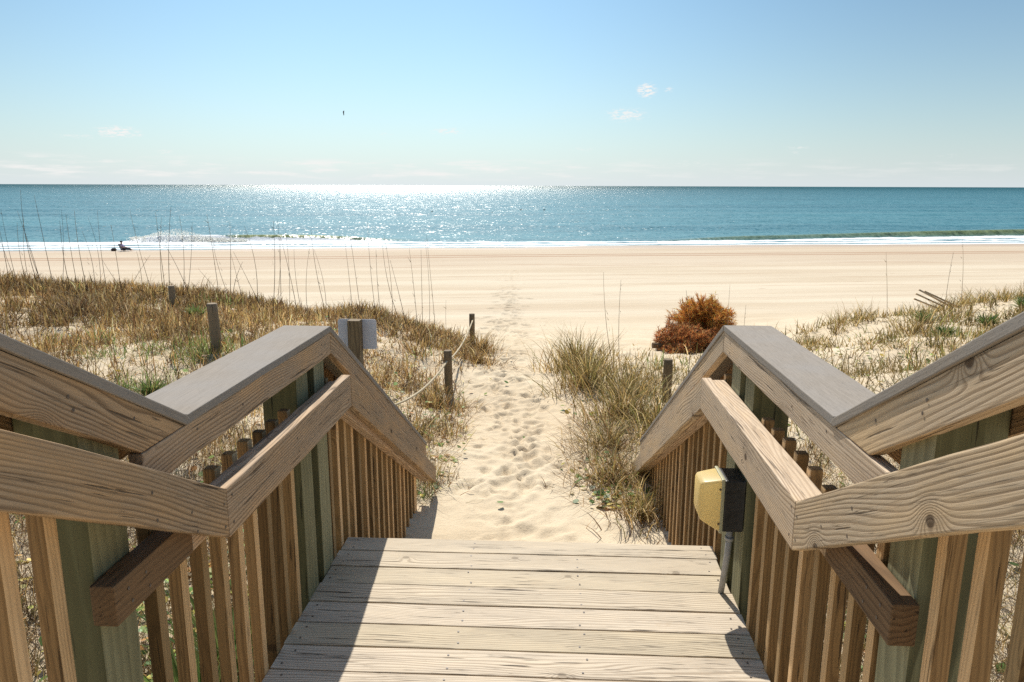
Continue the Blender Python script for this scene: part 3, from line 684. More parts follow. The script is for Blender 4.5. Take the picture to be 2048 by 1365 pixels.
def mesh_of(name, parts, mat, parent=None, smooth=True):
    V = []; F = []; K = []; o = 0
    for v, f, k in parts: V.append(v); F.append(f + o); K.append(k); o += len(v)
    V = np.concatenate(V); F = np.concatenate(F); K = np.concatenate(K)
    me = np_mesh(name, V, F, smooth)
    a = me.attributes.new('col', 'FLOAT_COLOR', 'POINT'); a.data.foreach_set('color', np.concatenate([K, np.ones((len(K), 1))], 1).astype(np.float32).ravel())
    return link(name, me, mat, parent)
def tuft(cx, cy, n, Lm, spread, pal, tilt=.5, curve=1.0, wd=.005, lean=(-.15, 0)):
    r = np.minimum(np.abs(RNG.normal(0, spread, n)), 2.1 * spread); a = RNG.uniform(0, 2 * np.pi, n)
    x = cx + r * np.cos(a); y = cy + r * np.sin(a)
    z = ground_h(x, y, False) - .015
    az = a + RNG.normal(0, 1.1, n)
    T = np.clip(np.abs(RNG.normal(tilt, tilt * .6, n)) * (.4 + r / max(spread, .01) * .6), 0, 1.5)
    L = Lm * RNG.uniform(.35, 1.1, n)
    return blade_arrays(np.stack([x, y, z], -1), az, T, L, wd * RNG.uniform(.6, 1.3, n), RNG.normal(curve, .5, n), col_pick(pal, n))

def keep_clear(x, y, margin=0.0):
    """False under the deck and stairs."""
    return ~((x > -1.13 - margin) & (x < .9 + margin) & (y < 5.0))
def in_view(x, y):
    return (np.abs(x - (-.06 * y)) < .80 * y + 2.0)

# 1. matted dead ground cover on both dunes
def cover(xr, yr, n, dens, pal, name, label, Lr=(.05, .27), wd=.0075, seg=3, flat=.6, grp=None):
    x = RNG.uniform(*xr, n); y = RNG.uniform(*yr, n)
    k = (RNG.uniform(size=n) < dens(x, y)) & keep_clear(x, y) & in_view(x, y)
    x, y = x[k], y[k]; m = len(x)
    # several blades per root spot
    rep = 5; x = np.repeat(x, rep) + RNG.normal(0, .03, m * rep); y = np.repeat(y, rep) + RNG.normal(0, .03, m * rep); m *= rep
    k = keep_clear(x, y); x, y = x[k], y[k]; m = len(x)
    z = ground_h(x, y, False) - .008
    T = np.where(RNG.uniform(size=m) < flat, RNG.uniform(.9, 1.5, m), np.abs(RNG.normal(.3, .3, m)))
    L = RNG.uniform(Lr[0], Lr[1], m) * (1 + .6 * (fbm(x * .8, y * .8, 91) - .5) * 2)
    dist = np.clip(y / 6, .8, 2.4)
    col = col_pick(pal, m); dk = sstep(.42, .62, fbm(x * .7, y * .7, 93))[:, None]; col = col * (1 - .35 * dk)
    gmask = (fbm(x * 1.1, y * 1.1, 95) > .7) & (RNG.uniform(size=m) < .5); col[gmask] = col_pick(GREEN, int(gmask.sum())) * 1.2
    v = blade_arrays(np.stack([x, y, z], -1), RNG.uniform(0, 2 * np.pi, m), T, L, wd * dist * RNG.uniform(.6, 1.3, m), RNG.normal(.5, .6, m), col, seg)
    return tag(mesh_of(name, [v], M_GRASS), label, 'grass', grp, 'stuff')
def densL(x, y):
    p = 1 - path_mask(x, y)
    n = fbm(x * .9, y * .9, 101); n2 = fbm(x * 2.7, y * 2.7, 103)
    d = .26 + .74 * sstep(.42, .56, n * .6 + n2 * .4)
    bare = np.exp(-(((x + 2.3) / .8) ** 2 + ((y - 10.3) / 1.1) ** 2))
    far = sstep(14.0, 12.9, y - .0 * x + np.where(x > -2, .6, 0))
    crest = np.exp(-((y - 12.4) / 1.0) ** 2) * .5
    return np.clip(d * (1 - .85 * bare) * p * far + crest * far * p * (1 - .8 * bare), 0, 1) * (1 - sstep(.0, .5, x + .6) * 1)
def densR(x, y):
    p = 1 - path_mask(x, y)
    n = fbm(x * .8, y * .8, 111); n2 = fbm(x * 2.5, y * 2.5, 113)
    crest_y = 12.0 + .3 * (x - 2)
    far = sstep(crest_y + 1.6, crest_y + .3, y)
    bare = np.exp(-(((x - 2.6) / 1.2) ** 2 + ((y - 12.3) / 1.1) ** 2))
    d = .10 + .62 * sstep(.47, .62, n * .6 + n2 * .4)
    near = sstep(7.5, 5.0, y) * .65
    return np.clip((d + near) * (1 - .9 * bare) * p * far, 0, 1) * sstep(.1, .5, x)
cover((-13, -.5), (2.0, 14), 50000, densL, np.concatenate([STRAW * 1.35, STRAW * 1.15, BROWN[:3]]), 'dune_grass', 'matted straw and brown dead grass over the left dune')
cover((-4.5, -1.12), (1.2, 5.8), 16000, lambda x, y: .35 + .6 * sstep(.4, .55, fbm(x * 2, y * 2, 121)), np.concatenate([STRAW, BROWN, BROWN, GREEN[3:]]), 'dune_grass', 'dead brown litter and grass under the left railing', Lr=(.05, .22), wd=.0045)
cover((.9, 4.0), (1.0, 5.8), 12000, lambda x, y: .35 + .6 * sstep(.4, .55, fbm(x * 2, y * 2, 123)), np.concatenate([STRAW, BROWN, BROWN, GREEN[3:]]), 'dune_grass', 'dead brown litter and grass under the right railing', Lr=(.05, .22), wd=.0045)
cover((.1, 13), (1.5, 17), 34000, densR, OLIVE, 'dune_grass', 'thin olive and straw grass scattered over the right dune')

def runners(xr, yr, n, name, label, az0):
    x = RNG.uniform(*xr, n); y = RNG.uniform(*yr, n); k = keep_clear(x, y); x, y = x[k], y[k]; m = len(x)
    z = ground_h(x, y) + .004
    v = blade_arrays(np.stack([x, y, z], -1), az0 + RNG.normal(0, .9, m), RNG.uniform(.7, 1.35, m), RNG.uniform(.12, .42, m), np.full(m, .0042), RNG.uniform(.2, 1.1, m), col_pick(np.concatenate([BROWN, STRAW[:4]]), m), 6)
    return tag(mesh_of(name, [v], M_GRASS), label, 'grass', kind='stuff')
runners((.12, .75), (4.6, 7.2), 520, 'dry_runners', 'curling dry stems sprawling from the right over the path edge', math.pi)
runners((-1.25, -.86), (4.9, 8.6), 420, 'dry_runners', 'curling dry stems sprawling from the left over the path edge', 0.)
# 2. standing tufts in drifts (uncountable), left and right
def tufts(spots, name, label, pal, **kw):
    parts = [tuft(x, y, n, L, s, pal, **kw) for x, y, n, L, s in spots]
    return tag(mesh_of(name, parts, M_GRASS), label, 'grass', kind='stuff')
spots = []
for k in range(230):             # ridge line of the left dune
    x = -12.5 + 11.2 * random.random(); y = np.interp(x, [-12.5, -6.4, -4.2, -2.7, -1.2], [12.8, 12.8, 12.1, 12.1, 11.4]) + random.gauss(-.25, .45)
    spots.append((x, y, 34, random.uniform(.16, .42), .13))
for k in range(150):
    x = -11 + 9.4 * random.random(); y = random.uniform(5.5, 12)
    if fbm(np.array([x * .8]), np.array([y * .8]), 101)[0] > .47: spots.append((x, y, 30, random.uniform(.14, .3), .1))
tufts(spots, 'grass_tufts', 'standing brown grass along the crest of the left dune', np.concatenate([STRAW * 1.4, STRAW * 1.1, BROWN * 1.3]), wd=.010, tilt=.8, curve=1.3)
spots = []
for k in range(80):
    x = random.uniform(3.2, 12.5); y = 12.2 + .3 * (x - 3) + random.gauss(-.2, .6)
    spots.append((x, y, 40, random.uniform(.22, .45), .13))
for k in range(75):
    x = random.uniform(1.6, 8.5); y = random.uniform(6.0, 11.5)
    if fbm(np.array([x * .8]), np.array([y * .8]), 111)[0] > .45: spots.append((x, y, 32, random.uniform(.18, .42), .12))
tufts(spots, 'grass_tufts', 'standing olive grass on the crest and slope of the right dune', OLIVE, wd=.0095)

# 3. clumps one can point to
def clump(x, y, n, L, s, pal, label, group=None, **kw):
    o = mesh_of('grass_clump', [tuft(x, y, int(n * .32), L, s, pal, **{**kw, 'wd': kw.get('wd', .005) * 1.25, 'curve': kw.get('curve', .9) * 1.25}), tuft(x, y, n // 3, L * .5, s * 1.35, BROWN, tilt=1.0, curve=.8, wd=.007)], M_GRASS)
    return tag(o, label, 'grass clump', group)
clump(.32, 10.4, 1500, .72, .30, OLIVE, 'tall bushy grass clump at the right edge of the path, farthest on that side', wd=.0085, tilt=.3)
clump(.42, 9.0, 1300, .62, .28, OLIVE, 'dense dark grass clump at the path edge just in front of the farthest one', wd=.008, tilt=.35)
clump(.95, 8.7, 900, .5, .30, OLIVE, 'loose grass clump between path-edge bush and the dark post', wd=.0075)
clump(.72, 7.4, 1300, .68, .24, OLIVE, 'tall upright grass clump left of the right railing cap', wd=.0068, tilt=.25, curve=1.3)
clump(.98, 6.7, 900, .6, .22, OLIVE, 'arching grass clump against the outer side of the right railing slope', wd=.006, tilt=.3, curve=1.3)
clump(.50, 6.3, 1000, .42, .22, OLIVE, 'low curling grass clump above the lower end of the right handrail', wd=.0055, tilt=.6, curve=1.2)
clump(.48, 5.5, 900, .42, .20, np.concatenate([OLIVE, STRAW]), 'sprawling straw grass clump under the end of the right handrail', wd=.005, tilt=.7, curve=1.1)
clump(.62, 4.75, 700, .42, .14, np.concatenate([OLIVE, STRAW]), 'leafy grass clump beside the lowest balusters of the right railing', wd=.0045, tilt=.45, curve=1.2)
clump(-1.22, 11.9, 900, .42, .22, STRAW, 'dry grass clump around the foot of the farthest rope post', wd=.0085, tilt=.5)
clump(-1.1, 10.6, 800, .38, .24, STRAW, 'round brown grass clump spilling onto the path below the farthest rope post', wd=.008, tilt=.6)
clump(-1.35, 8.2, 800, .36, .22, np.concatenate([STRAW, OLIVE]), 'tangled grass clump around the foot of the nearer rope post', wd=.007, tilt=.5)
clump(-1.35, 6.7, 650, .34, .24, np.concatenate([STRAW, OLIVE]), 'straggling grass clump below the rope by the left handrail', wd=.006, tilt=.7)
clump(-.98, 5.45, 420, .30, .14, np.concatenate([STRAW, OLIVE]), 'wispy grass clump at the lower end of the left handrail', wd=.005, tilt=.7)
clump(-1.9, 9.9, 380, .36, .2, STRAW, 'thin tawny grass clump on the white sand mound behind the sign', wd=.008)
clump(-6.9, 10.1, 900, .42, .32, BROWN, 'dark brown matted clump on the left dune, left of the short post', wd=.009, tilt=.8)
clump(-5.3, 9.9, 600, .36, .25, BROWN, 'dark brown matted clump on the left dune, below and right of the short post', wd=.008, tilt=.8)
clump(5.3, 11.0, 700, .48, .3, OLIVE, 'large olive grass clump left of the broken fence slats', wd=.0085)
clump(6.6, 10.3, 500, .36, .3, OLIVE, 'low grass clump below the broken fence slats', wd=.008)

# 4. sea oat stalks
def stalk(b, t, r=.0042, label=None, group=None, plume=False):
    b = Vector(b); t = Vector(t); side_ = Vector((random.uniform(-.05, .05), random.uniform(-.05, .05), 0)) * (t - b).length
    P = [b.lerp(t, k / 7) + side_ * 4 * (k / 7) * (1 - k / 7) for k in range(8)]
    n = 5; v, f = [], []
    me = tube_mesh('sea_oat_stalk', P, [r * (1 - .65 * k / 7) for k in range(8)], n)
    c = np.array(random.choice([(.15, .10, .055), (.22, .15, .08), (.12, .085, .05), (.3, .22, .12)]))
    # a few tatters of leaf and husk on the stem
    V = np.array([q.co for q in me.vertices]); F4 = [tuple(p.vertices) for p in me.polygons]
    bm = bmesh.new(); bm.from_mesh(me)
    for k in range(random.randint(2, 5)):
        q = b.lerp(t, random.uniform(.08, .95)); d = Vector((random.uniform(-1, 1), random.uniform(-1, 1), random.uniform(.6, 2.4))).normalized() * random.uniform(.03, .12)
        a1 = bm.verts.new(q); a2 = bm.verts.new(q + Vector((.003, 0, .01))); a3 = bm.verts.new(q + d); bm.faces.new((a1, a2, a3))
    bm.to_mesh(me); bm.free()
    a = me.attributes.new('col', 'FLOAT_COLOR', 'POINT'); a.data.foreach_set('color', np.tile(np.array([*c, 1], np.float32), len(me.vertices)))
    return tag(link('sea_oat_stalk', me, M_STALK), label, 'sea oat stalk', group)
GA = 'dead stalks along the left dune crest'; LA = 'tall thin bare stalk rising from the left dune crest against the sea'
GB = 'dead stalks on the mound by the path'; LB = 'tall thin bare stalk on the sand mound between left railing peak and path'
zs = lambda q: [(a / 2.926, b / 2.926 + 360, c / 2.926, d / 2.926 + 360) for a, b, c, d in q]
A_ = zs([(90,520,5,170),(75,500,0,350),(40,500,-10,260),(230,510,100,180),(170,520,140,210),(215,500,120,60),(150,520,100,250),(300,520,200,90),(250,505,150,330),(345,520,360,180),(400,520,350,240),(445,530,385,200),(500,540,435,180),(540,520,480,300),(570,510,515,220),(610,500,570,180),(700,550,650,265),(720,560,600,470),(880,570,760,180),(740,540,880,440),(820,560,800,420),(960,560,910,190),(950,600,945,220),(990,610,1000,160),(1060,560,1050,210),(1085,520,1125,250),(1110,600,960,370),(1280,640,1210,200),(1350,700,1240,330),(1300,660,1160,520),(1360,690,1420,480),(1500,660,1430,270),(1530,660,1365,420),(1420,640,1350,430),(1590,680,1600,240),(1610,660,1640,330),(1640,690,1625,240),(1690,700,1670,300),(1740,720,1640,330),(1770,700,1720,400),(1800,720,1812,400),(1910,780,1820,290),(1340,600,1345,250)])
for bx, by, tx, ty in A_:
    y = random.uniform(11.6, 13.0); b = at(bx, by, y); b.z = min(b.z, gz(b.x, b.y) + .02)
    stalk(b, at(tx, ty, y + random.uniform(-.2, .2)), random.uniform(.0042, .0062), LA, GA)
B_ = [(652,625,628,500),(707,640,690,485),(722,620,700,470),(755,650,735,445),(762,625,752,500),(785,620,768,470),(800,620,765,490),(835,640,818,495),(845,645,842,500),(858,650,850,480),(872,650,853,470),(893,655,892,600),(750,700,745,640),(812,640,780,520)]
for bx, by, tx, ty in B_:
    y = random.uniform(11.2, 12.2); b = at(bx, by, y); b.z = min(b.z, gz(b.x, b.y) + .02)
    stalk(b, at(tx, ty, y), random.uniform(.0038, .0055), LB, GB)
for (bx, by, tx, ty, y, lb) in ((1241,700,1242,560,10.2,'straight dark stalk above the path-edge grass bush, right of a leaning one'),(1228,690,1207,545,10.4,'leaning dark stalk above the path-edge grass bush'),
      (1776,620,1772,505,12.6,'single thin stalk standing on the right dune left of the fence slats'),(1921,610,1925,480,13.0,'tallest thin stalk on the right dune, right of the fence slats'),
      (1893,590,1907,505,13.4,'slanting stalk on the right dune just right of the fence slats'),(1370,790,1372,580,8.6,'thin stalk in front of the rust brown brush pile'),(1456,650,1460,568,12.4,'short stalk touching the right side of the brush pile'),(1491,660,1492,610,12.2,'shortest bare stalk, between brush pile and railing peak cap')):
    b = at(bx, by, y); b.z = min(b.z, gz(b.x, b.y) + .02); stalk(b, at(tx, ty, y), .0045, lb)

# 5. small leaves: creeping pennywort and vines, green rosettes
def leaf_scatter(pts, name, label, pal, r=(.012, .028), lift=.03):
    n = len(pts); x, y = pts[:, 0], pts[:, 1]; z = ground_h(x, y) + RNG.uniform(.004, lift, n)
    k = 7; a = np.linspace(0, 2 * np.pi, k, endpoint=False); rr = RNG.uniform(*r, n)
    tx = RNG.normal(0, .35, (n, 2))
    c = np.stack([np.cos(a), np.sin(a) * .85], -1)[None] * rr[:, None, None]
    V = np.zeros((n, k, 3)); V[:, :, :2] = c + np.stack([x, y], -1)[:, None]; V[:, :, 2] = z[:, None] + (c * tx[:, None]).sum(-1)
    F = np.arange(n * k).reshape(n, k); K = np.repeat(col_pick(pal, n), k, axis=0)
    return tag(mesh_of(name, [(V.reshape(-1, 3), F, K)], M_LEAF, smooth=False), label, 'leaves', kind='stuff')
LP = np.array([(.16, .26, .06), (.24, .32, .08), (.10, .18, .05), (.42, .40, .10), (.55, .42, .10), (.40, .2, .07)])
def cloud(spec):
    out = []
    for cx, cy, sx, sy, n in spec: out.append(np.stack([RNG.normal(cx, sx, n), RNG.normal(cy, sy, n)], -1))
    p = np.concatenate(out); return p[keep_clear(p[:, 0], p[:, 1])]
p = cloud([(.40, 4.8, .13, .2, 200), (.55, 5.1, .12, .3, 170), (.38, 5.6, .12, .35, 70), (.5, 7.6, .2, .6, 40), (-.98, 6.0, .10, .6, 55), (-1.1, 7.6, .12, .5, 30), (2.2, 8.5, .9, 1.2, 260), (4.8, 9.0, 1.6, 1.4, 320), (1.5, 3.8, .45, .8, 420), (1.6, 2.4, .4, .6, 300)])
leaf_scatter(p, 'creeping_leaves', 'small round green and yellow leaves creeping over the sand on the right', LP)
p = cloud([(-1.7, 3.2, .5, .9, 1100), (-2.6, 3.6, .8, .8, 600), (-1.5, 2.2, .3, .5, 500), (-1.5, 6.6, .3, .9, 160), (-2.4, 8.2, .8, 1.2, 220), (-5, 8, 2, 1.6, 320)])
leaf_scatter(p, 'leaf_litter', 'green and yellow vine leaves under and beyond the left railing', LP, (.012, .03), .09)
def rosette(x, y, r, label, pal=GREEN, cat='plant'):
    n = 150; a = RNG.uniform(0, 2 * np.pi, n); z = np.full(n, gz(x, y) + .01)
    v = blade_arrays(np.stack([x + np.cos(a) * r * .15, y + np.sin(a) * r * .15, z], -1), a, RNG.uniform(.2, 1.2, n), r * RNG.uniform(.5, 1.1, n), np.full(n, .02) * RNG.uniform(.7, 1.3, n), RNG.uniform(.1, .7, n), col_pick(pal, n))
    return tag(mesh_of('green_plant', [v], M_LEAF), label, cat)
rosette(7.55, 12.2, .26, 'dark green plant on the right dune, right of the fence slats')
rosette(5.9, 12.0, .24, 'bright green plant directly below the fence slats')
rosette(6.3, 11.0, .20, 'green plant low among grass, midway down the right dune')
rosette(5.4, 10.4, .18, 'small green plant nearest the right railing valley')
rosette(9.3, 12.6, .15, 'tiny green plant alone on bare sand at the far right')
rosette(-6.9, 8.2, .28, 'pale green plant on the left dune near the left frame edge', GREEN * 1.3)
rosette(-5.2, 10.3, .22, 'yellow green plant beside the short post on the left dune', GREEN * 1.4)
rosette(-3.6, 6.2, .16, 'small green plant in front of the bare round post', GREEN * 1.2)
def strap_plant(x, y, label):
    n = 110; a = RNG.uniform(0, 2 * np.pi, n); z = np.full(n, gz(x, y))
    v = blade_arrays(np.stack([x + np.cos(a) * .04, y + np.sin(a) * .04, z], -1), a, np.abs(RNG.normal(.35, .3, n)), RNG.uniform(.3, .68, n), RNG.uniform(.012, .022, n), RNG.uniform(.1, .9, n), col_pick(GREEN, n), 5)
    return tag(mesh_of('yucca_plant', [v], M_LEAF), label, 'plant')
strap_plant(-1.42, 2.55, 'long leaved green plant behind the left landing balusters')
strap_plant(-1.5, 3.0, 'second long leaved green plant, farther behind the same left balusters')
strap_plant(1.75, 2.0, 'green strap leaved plant outside the right railing posts')

# ------------------------------------------------------------------ discarded fir trees on the sand
def dead_tree(base, tip, n_br, spread, pal, label, up_only=False, seed=1):
    rnd = random.Random(seed); base = Vector(base); tip = Vector(tip); ax = (tip - base); Ln = ax.length; axn = ax.normalized()
    root = tag(empty('dead_fir_tree', base), label, 'dead tree')
    me = tube_mesh('trunk', [base + ax * (k / 6) for k in range(7)], [.05 * (1 - .85 * k / 6) for k in range(7)], 12)
    me.attributes.new('gr', 'FLOAT_VECTOR', 'POINT').data.foreach_set('vector', np.array([(v.co - base).dot(axn) if i == 0 else v.co[i] for v in me.vertices for i in range(3)], np.float32))
    me.attributes.new('tn', 'FLOAT', 'POINT').data.foreach_set('value', np.full(len(me.vertices), .4, np.float32))
    link('trunk', me, M_DARKW, root)
    U = axn.orthogonal().normalized(); Vv = axn.cross(U)
    NP, ND, TW = [], [], []
    for k in range(n_br):
        t = .06 + .94 * (k / n_br); p0 = base + ax * t; an = rnd.uniform(0, 2 * math.pi)
        d = (U * math.cos(an) + Vv * math.sin(an)); ln = spread * (1 - .6 * t) * rnd.uniform(.82, 1.06)
        d = (d + axn * rnd.uniform(.1, 1.3)).normalized()
        P = []; q = p0.copy(); dd = d.copy()
        for j in range(9):
            P.append(q.copy()); q = q + dd * ln / 8; dd = (dd + Vector((rnd.gauss(0, .08), rnd.gauss(0, .08), rnd.gauss(-.01, .07)))).normalized()
            g_ = gz(q.x, q.y) + .01 if j % 4 == 0 else g_
            if q.z < g_ + .01: q.z = g_ + rnd.uniform(0, .03); dd.z = abs(dd.z) * .3
        TW.append(P)
        for j in range(1, 9):
            dloc = (P[j] - P[j - 1])
            for s_ in range(4):      # side twigs
                tw = (dloc.normalized() + Vector((rnd.gauss(0, .65), rnd.gauss(0, .65), rnd.gauss(0, .5)))).normalized(); tl = ln * .26 * rnd.uniform(.5, 1.1)
                a = P[j - 1].lerp(P[j], rnd.random())
                for m_ in range(8):
                    c = a + tw * tl * m_ / 8
                    for _ in range(2):
                        nd = (tw + Vector((rnd.gauss(0, .7), rnd.gauss(0, .7), rnd.gauss(0, .7)))).normalized()
                        NP.append(c); ND.append(nd * rnd.uniform(.05, .095))
    NP = np.array(NP); ND = np.array(ND); n = len(NP)
    sdv = np.cross(ND, RNG.normal(size=(n, 3))); sdv /= np.linalg.norm(sdv, axis=1)[:, None] + 1e-9
    V = np.stack([NP - sdv * .0052, NP + sdv * .0052, NP + ND], 1).reshape(-1, 3); F = np.arange(n * 3).reshape(-1, 3)
    clump_c = fbm(NP[:, 0] * 5, NP[:, 2] * 5 + NP[:, 1] * 3, 7)
    c = col_pick(pal, n, .25) * (.7 + .6 * clump_c)[:, None]
    mesh_of('dead_needles', [(V, F, np.repeat(c, 3, axis=0))], M_NEEDLE, root, False)
    bm = bmesh.new()
    for P in TW:
        tm = tube_mesh('b', P, [.009 * (1 - .8 * k / 8) + .0012 for k in range(9)], 5, False); bm.from_mesh(tm); bpy.data.meshes.remove(tm)
    me = bpy.data.meshes.new('branches'); bm.to_mesh(me); bm.free()
    a = me.attributes.new('col', 'FLOAT_COLOR', 'POINT'); a.data.foreach_set('color', np.tile(np.array([.24, .15, .09, 1], np.float32), len(me.vertices)))
    link('branches', me, M_STALK, root)
    return root
ORNG = 1.25 * np.array([(.62, .27, .05), (.52, .21, .045), (.72, .38, .09), (.38, .15, .04), (.22, .09, .03)])
RUST = 1.3 * np.array([(.52, .22, .075), (.42, .17, .06), (.60, .30, .11), (.28, .12, .045), (.15, .07, .03)])
bz = gz(2.5, 13.4)
dead_tree((2.68, 13.0, gz(2.68, 13.0) + .10), (2.66, 13.5, bz + .50), 130, .80, ORNG, 'round golden brown dead fir, the upper back one of the brush pile', seed=5)
dead_tree((1.66, 12.35, gz(1.7, 12.35) + .09), (2.95, 12.6, gz(2.9, 12.7) + .16), 110, .54, RUST, 'rust red dead fir lying in front with its cut trunk to the left', seed=9)

# ------------------------------------------------------------------ far figures
M_DARK = simple('dark_cloth', (.03, .03, .045), .8); M_SHIRT = simple('lavender_shirt', (.42, .38, .55), .8); M_SKIN = simple('skin', (.42, .25, .17), .6)
M_HAT = simple('dark_hat', (.04, .035, .04), .8); M_BAG = simple('dark_bag_cloth', (.05, .04, .045), .8); M_CHAIR = simple('grey_chair_cloth', (.12, .13, .16), .7)
def skin_body(name, joints, edges_, radii, mat, parent, sub=2):
    me = bpy.data.meshes.new(name); me.from_pydata(joints, edges_, []); o = link(name, me, mat, parent)
    sm = o.modifiers.new('s', 'SKIN'); sv = me.skin_vertices[0].data
    for i, r in enumerate(radii): sv[i].radius = (r, r); sv[i].use_root = (i == 0)
    o.modifiers.new('u', 'SUBSURF').levels = sub; o.modifiers['u'].render_levels = sub
    return o
pb = at(249, 505, 75.5); pz = gz(pb.x, pb.y)
PX, PY = pb.x, pb.y
per = tag(empty('person', (PX, PY, pz)), 'person in dark hat and pale top reclining in a low beach chair, legs stretched right', 'person')
J = [(0, 0, .28), (-.10, 0, .42), (-.22, 0, .62), (-.24, 0, .74), (-.24, 0, .86), (-.24, 0, .97),
     (.02, -.10, .28), (.42, -.12, .30), (.78, -.12, .12), (.92, -.12, .16), (.02, .10, .28), (.44, .12, .34), (.80, .12, .14), (.94, .12, .19),
     (-.20, -.19, .68), (-.06, -.25, .46), (.16, -.20, .40), (.25, -.18, .40), (-.20, .19, .68), (-.06, .25, .46), (.16, .20, .40), (.25, .18, .40)]
Rr = [.14, .14, .15, .06, .095, .08, .09, .065, .045, .035, .09, .065, .045, .035, .06, .042, .03, .035, .06, .042, .03, .035]
E_ = [(0, 1), (1, 2), (2, 3), (3, 4), (4, 5), (0, 6), (6, 7), (7, 8), (8, 9), (0, 10), (10, 11), (11, 12), (12, 13), (2, 14), (14, 15), (15, 16), (16, 17), (2, 18), (18, 19), (19, 20), (20, 21)]
T = lambda q: [(PX + a, PY + b, pz + c) for a, b, c in q]
skin_body('body', T(J), E_, Rr, M_SKIN, per)
skin_body('shirt', T([(-.03, 0, .34), (-.12, 0, .46), (-.21, 0, .62), (-.20, -.19, .68), (-.10, -.24, .53), (-.20, .19, .68), (-.10, .24, .53)]), [(0, 1), (1, 2), (2, 3), (3, 4), (2, 5), (5, 6)], [.155, .16, .165, .075, .06, .075, .06], M_SHIRT, per)
skin_body('trousers', T([(.0, 0, .28), (.03, -.10, .28), (.42, -.12, .30), (.74, -.12, .14), (.03, .10, .28), (.44, .12, .34), (.76, .12, .16)]), [(0, 1), (1, 2), (2, 3), (0, 4), (4, 5), (5, 6)], [.15, .10, .078, .058, .10, .078, .058], M_DARK, per)
def lathe(name, prof, c, mat, parent, n=20):
    bm = bmesh.new(); rings = [[bm.verts.new((c[0] + r * math.cos(2 * math.pi * k / n), c[1] + r * math.sin(2 * math.pi * k / n), c[2] + z)) for k in range(n)] for r, z in prof]
    for a, b in zip(rings, rings[1:]):
        for k in range(n): bm.faces.new((a[k], a[(k + 1) % n], b[(k + 1) % n], b[k]))
    bm.faces.new(rings[0][::-1]); bm.faces.new(rings[-1])
    me = bpy.data.meshes.new(name); bm.to_mesh(me); bm.free()
    return link(name, me, mat, parent)
lathe('hat', [(.19, .0), (.2, .012), (.12, .03), (.11, .11), (.07, .14)], (PX - .24, PY, pz + .96), M_HAT, per)
ch = tag(empty('beach_chair', (PX, PY, pz)), 'low grey folding beach chair under the reclining person', 'beach chair')
def plank(name, x0, z0, x1, z1, hy, th, mat, par):
    d = Vector((x1 - x0, 0, z1 - z0)).normalized(); nrm = Vector((-d.z, 0, d.x)) * th
    poly = [(PY * 0 + x0, z0), (x1, z1), (x1 + nrm.x, z1 + nrm.z), (x0 + nrm.x, z0 + nrm.z)]
    bm = bmesh.new(); A = [bm.verts.new((PX + a, PY - hy, pz + b)) for a, b in poly]; B = [bm.verts.new((PX + a, PY + hy, pz + b)) for a, b in poly]
    bm.faces.new(A); bm.faces.new(B[::-1])
    for i in range(4): bm.faces.new((A[i], B[i], B[(i + 1) % 4], A[(i + 1) % 4]))
    bmesh.ops.recalc_face_normals(bm, faces=bm.faces); me = bpy.data.meshes.new(name); bm.to_mesh(me); bm.free(); return link(name, me, mat, par)
plank('seat', -.16, .12, .30, .17, .27, .025, M_CHAIR, ch); plank('backrest', -.17, .14, -.46, .78, .27, .025, M_CHAIR, ch)
for sy in (-.27, .27):
    link('frame', tube_mesh('frame', [(PX - .3, PY + sy, pz), (PX + .30, PY + sy, pz + .17), (PX + .3, PY + sy, pz), (PX - .35, PY + sy, pz + .36), (PX - .1, PY + sy, pz + .36), (PX + .28, PY + sy, pz + .36)], .014, 8), M_CHAIR, ch)
def bag(px, py, y, s, label):
    b = at(px, py, y); z = gz(b.x, b.y); me = bpy.data.meshes.new('bag'); bm = bmesh.new()
    bmesh.ops.create_icosphere(bm, subdivisions=3, radius=1)
    for v in bm.verts:
        v.co = Vector((v.co.x * .2 * s, v.co.y * .15 * s, (max(v.co.z, -.75) * .17 + .13) * s)) * (1 + .12 * mn.noise(v.co * 2))
        v.co += Vector((b.x, b.y, z))
    for q in (0,): pass
    bm.to_mesh(me); bm.free(); r = tag(empty('beach_bag', (b.x, b.y, z)), label, 'bag'); link('pouch', me, M_BAG, r)
    link('strap', tube_mesh('strap', [(b.x - .1 * s, b.y, z + .24 * s), (b.x - .04 * s, b.y, z + .40 * s), (b.x + .04 * s, b.y, z + .40 * s), (b.x + .1 * s, b.y, z + .24 * s)], .012, 6), M_BAG, r)
bag(226, 503.5, 75.8, 1.0, 'dark beach bag on the sand, left one of two beside the reclining person')
bag(229.5, 503.5, 75.8, 1.05, 'dark beach bag on the sand, right one of two beside the reclining person')
M_BIRD = simple('dark_feathers', (.03, .028, .03), .7)
def swim_bird(px, py, y, label):
    b = at(px, py, y); me = bpy.data.meshes.new('seabird')
    o = tag(empty('seabird', (b.x, b.y, SEA)), label, 'seabird', 'seabirds floating offshore')
    x, yy, z = b.x, b.y, SEA
    skin_body('body', [(x - .25, yy, z + .12), (x - .05, yy, z + .16), (x + .22, yy, z + .14), (x + .3, yy, z + .3), (x + .33, yy, z + .48), (x + .42, yy, z + .46)], [(0, 1), (1, 2), (2, 3), (3, 4), (4, 5)], [.05, .15, .12, .05, .055, .018], M_BIRD, o)
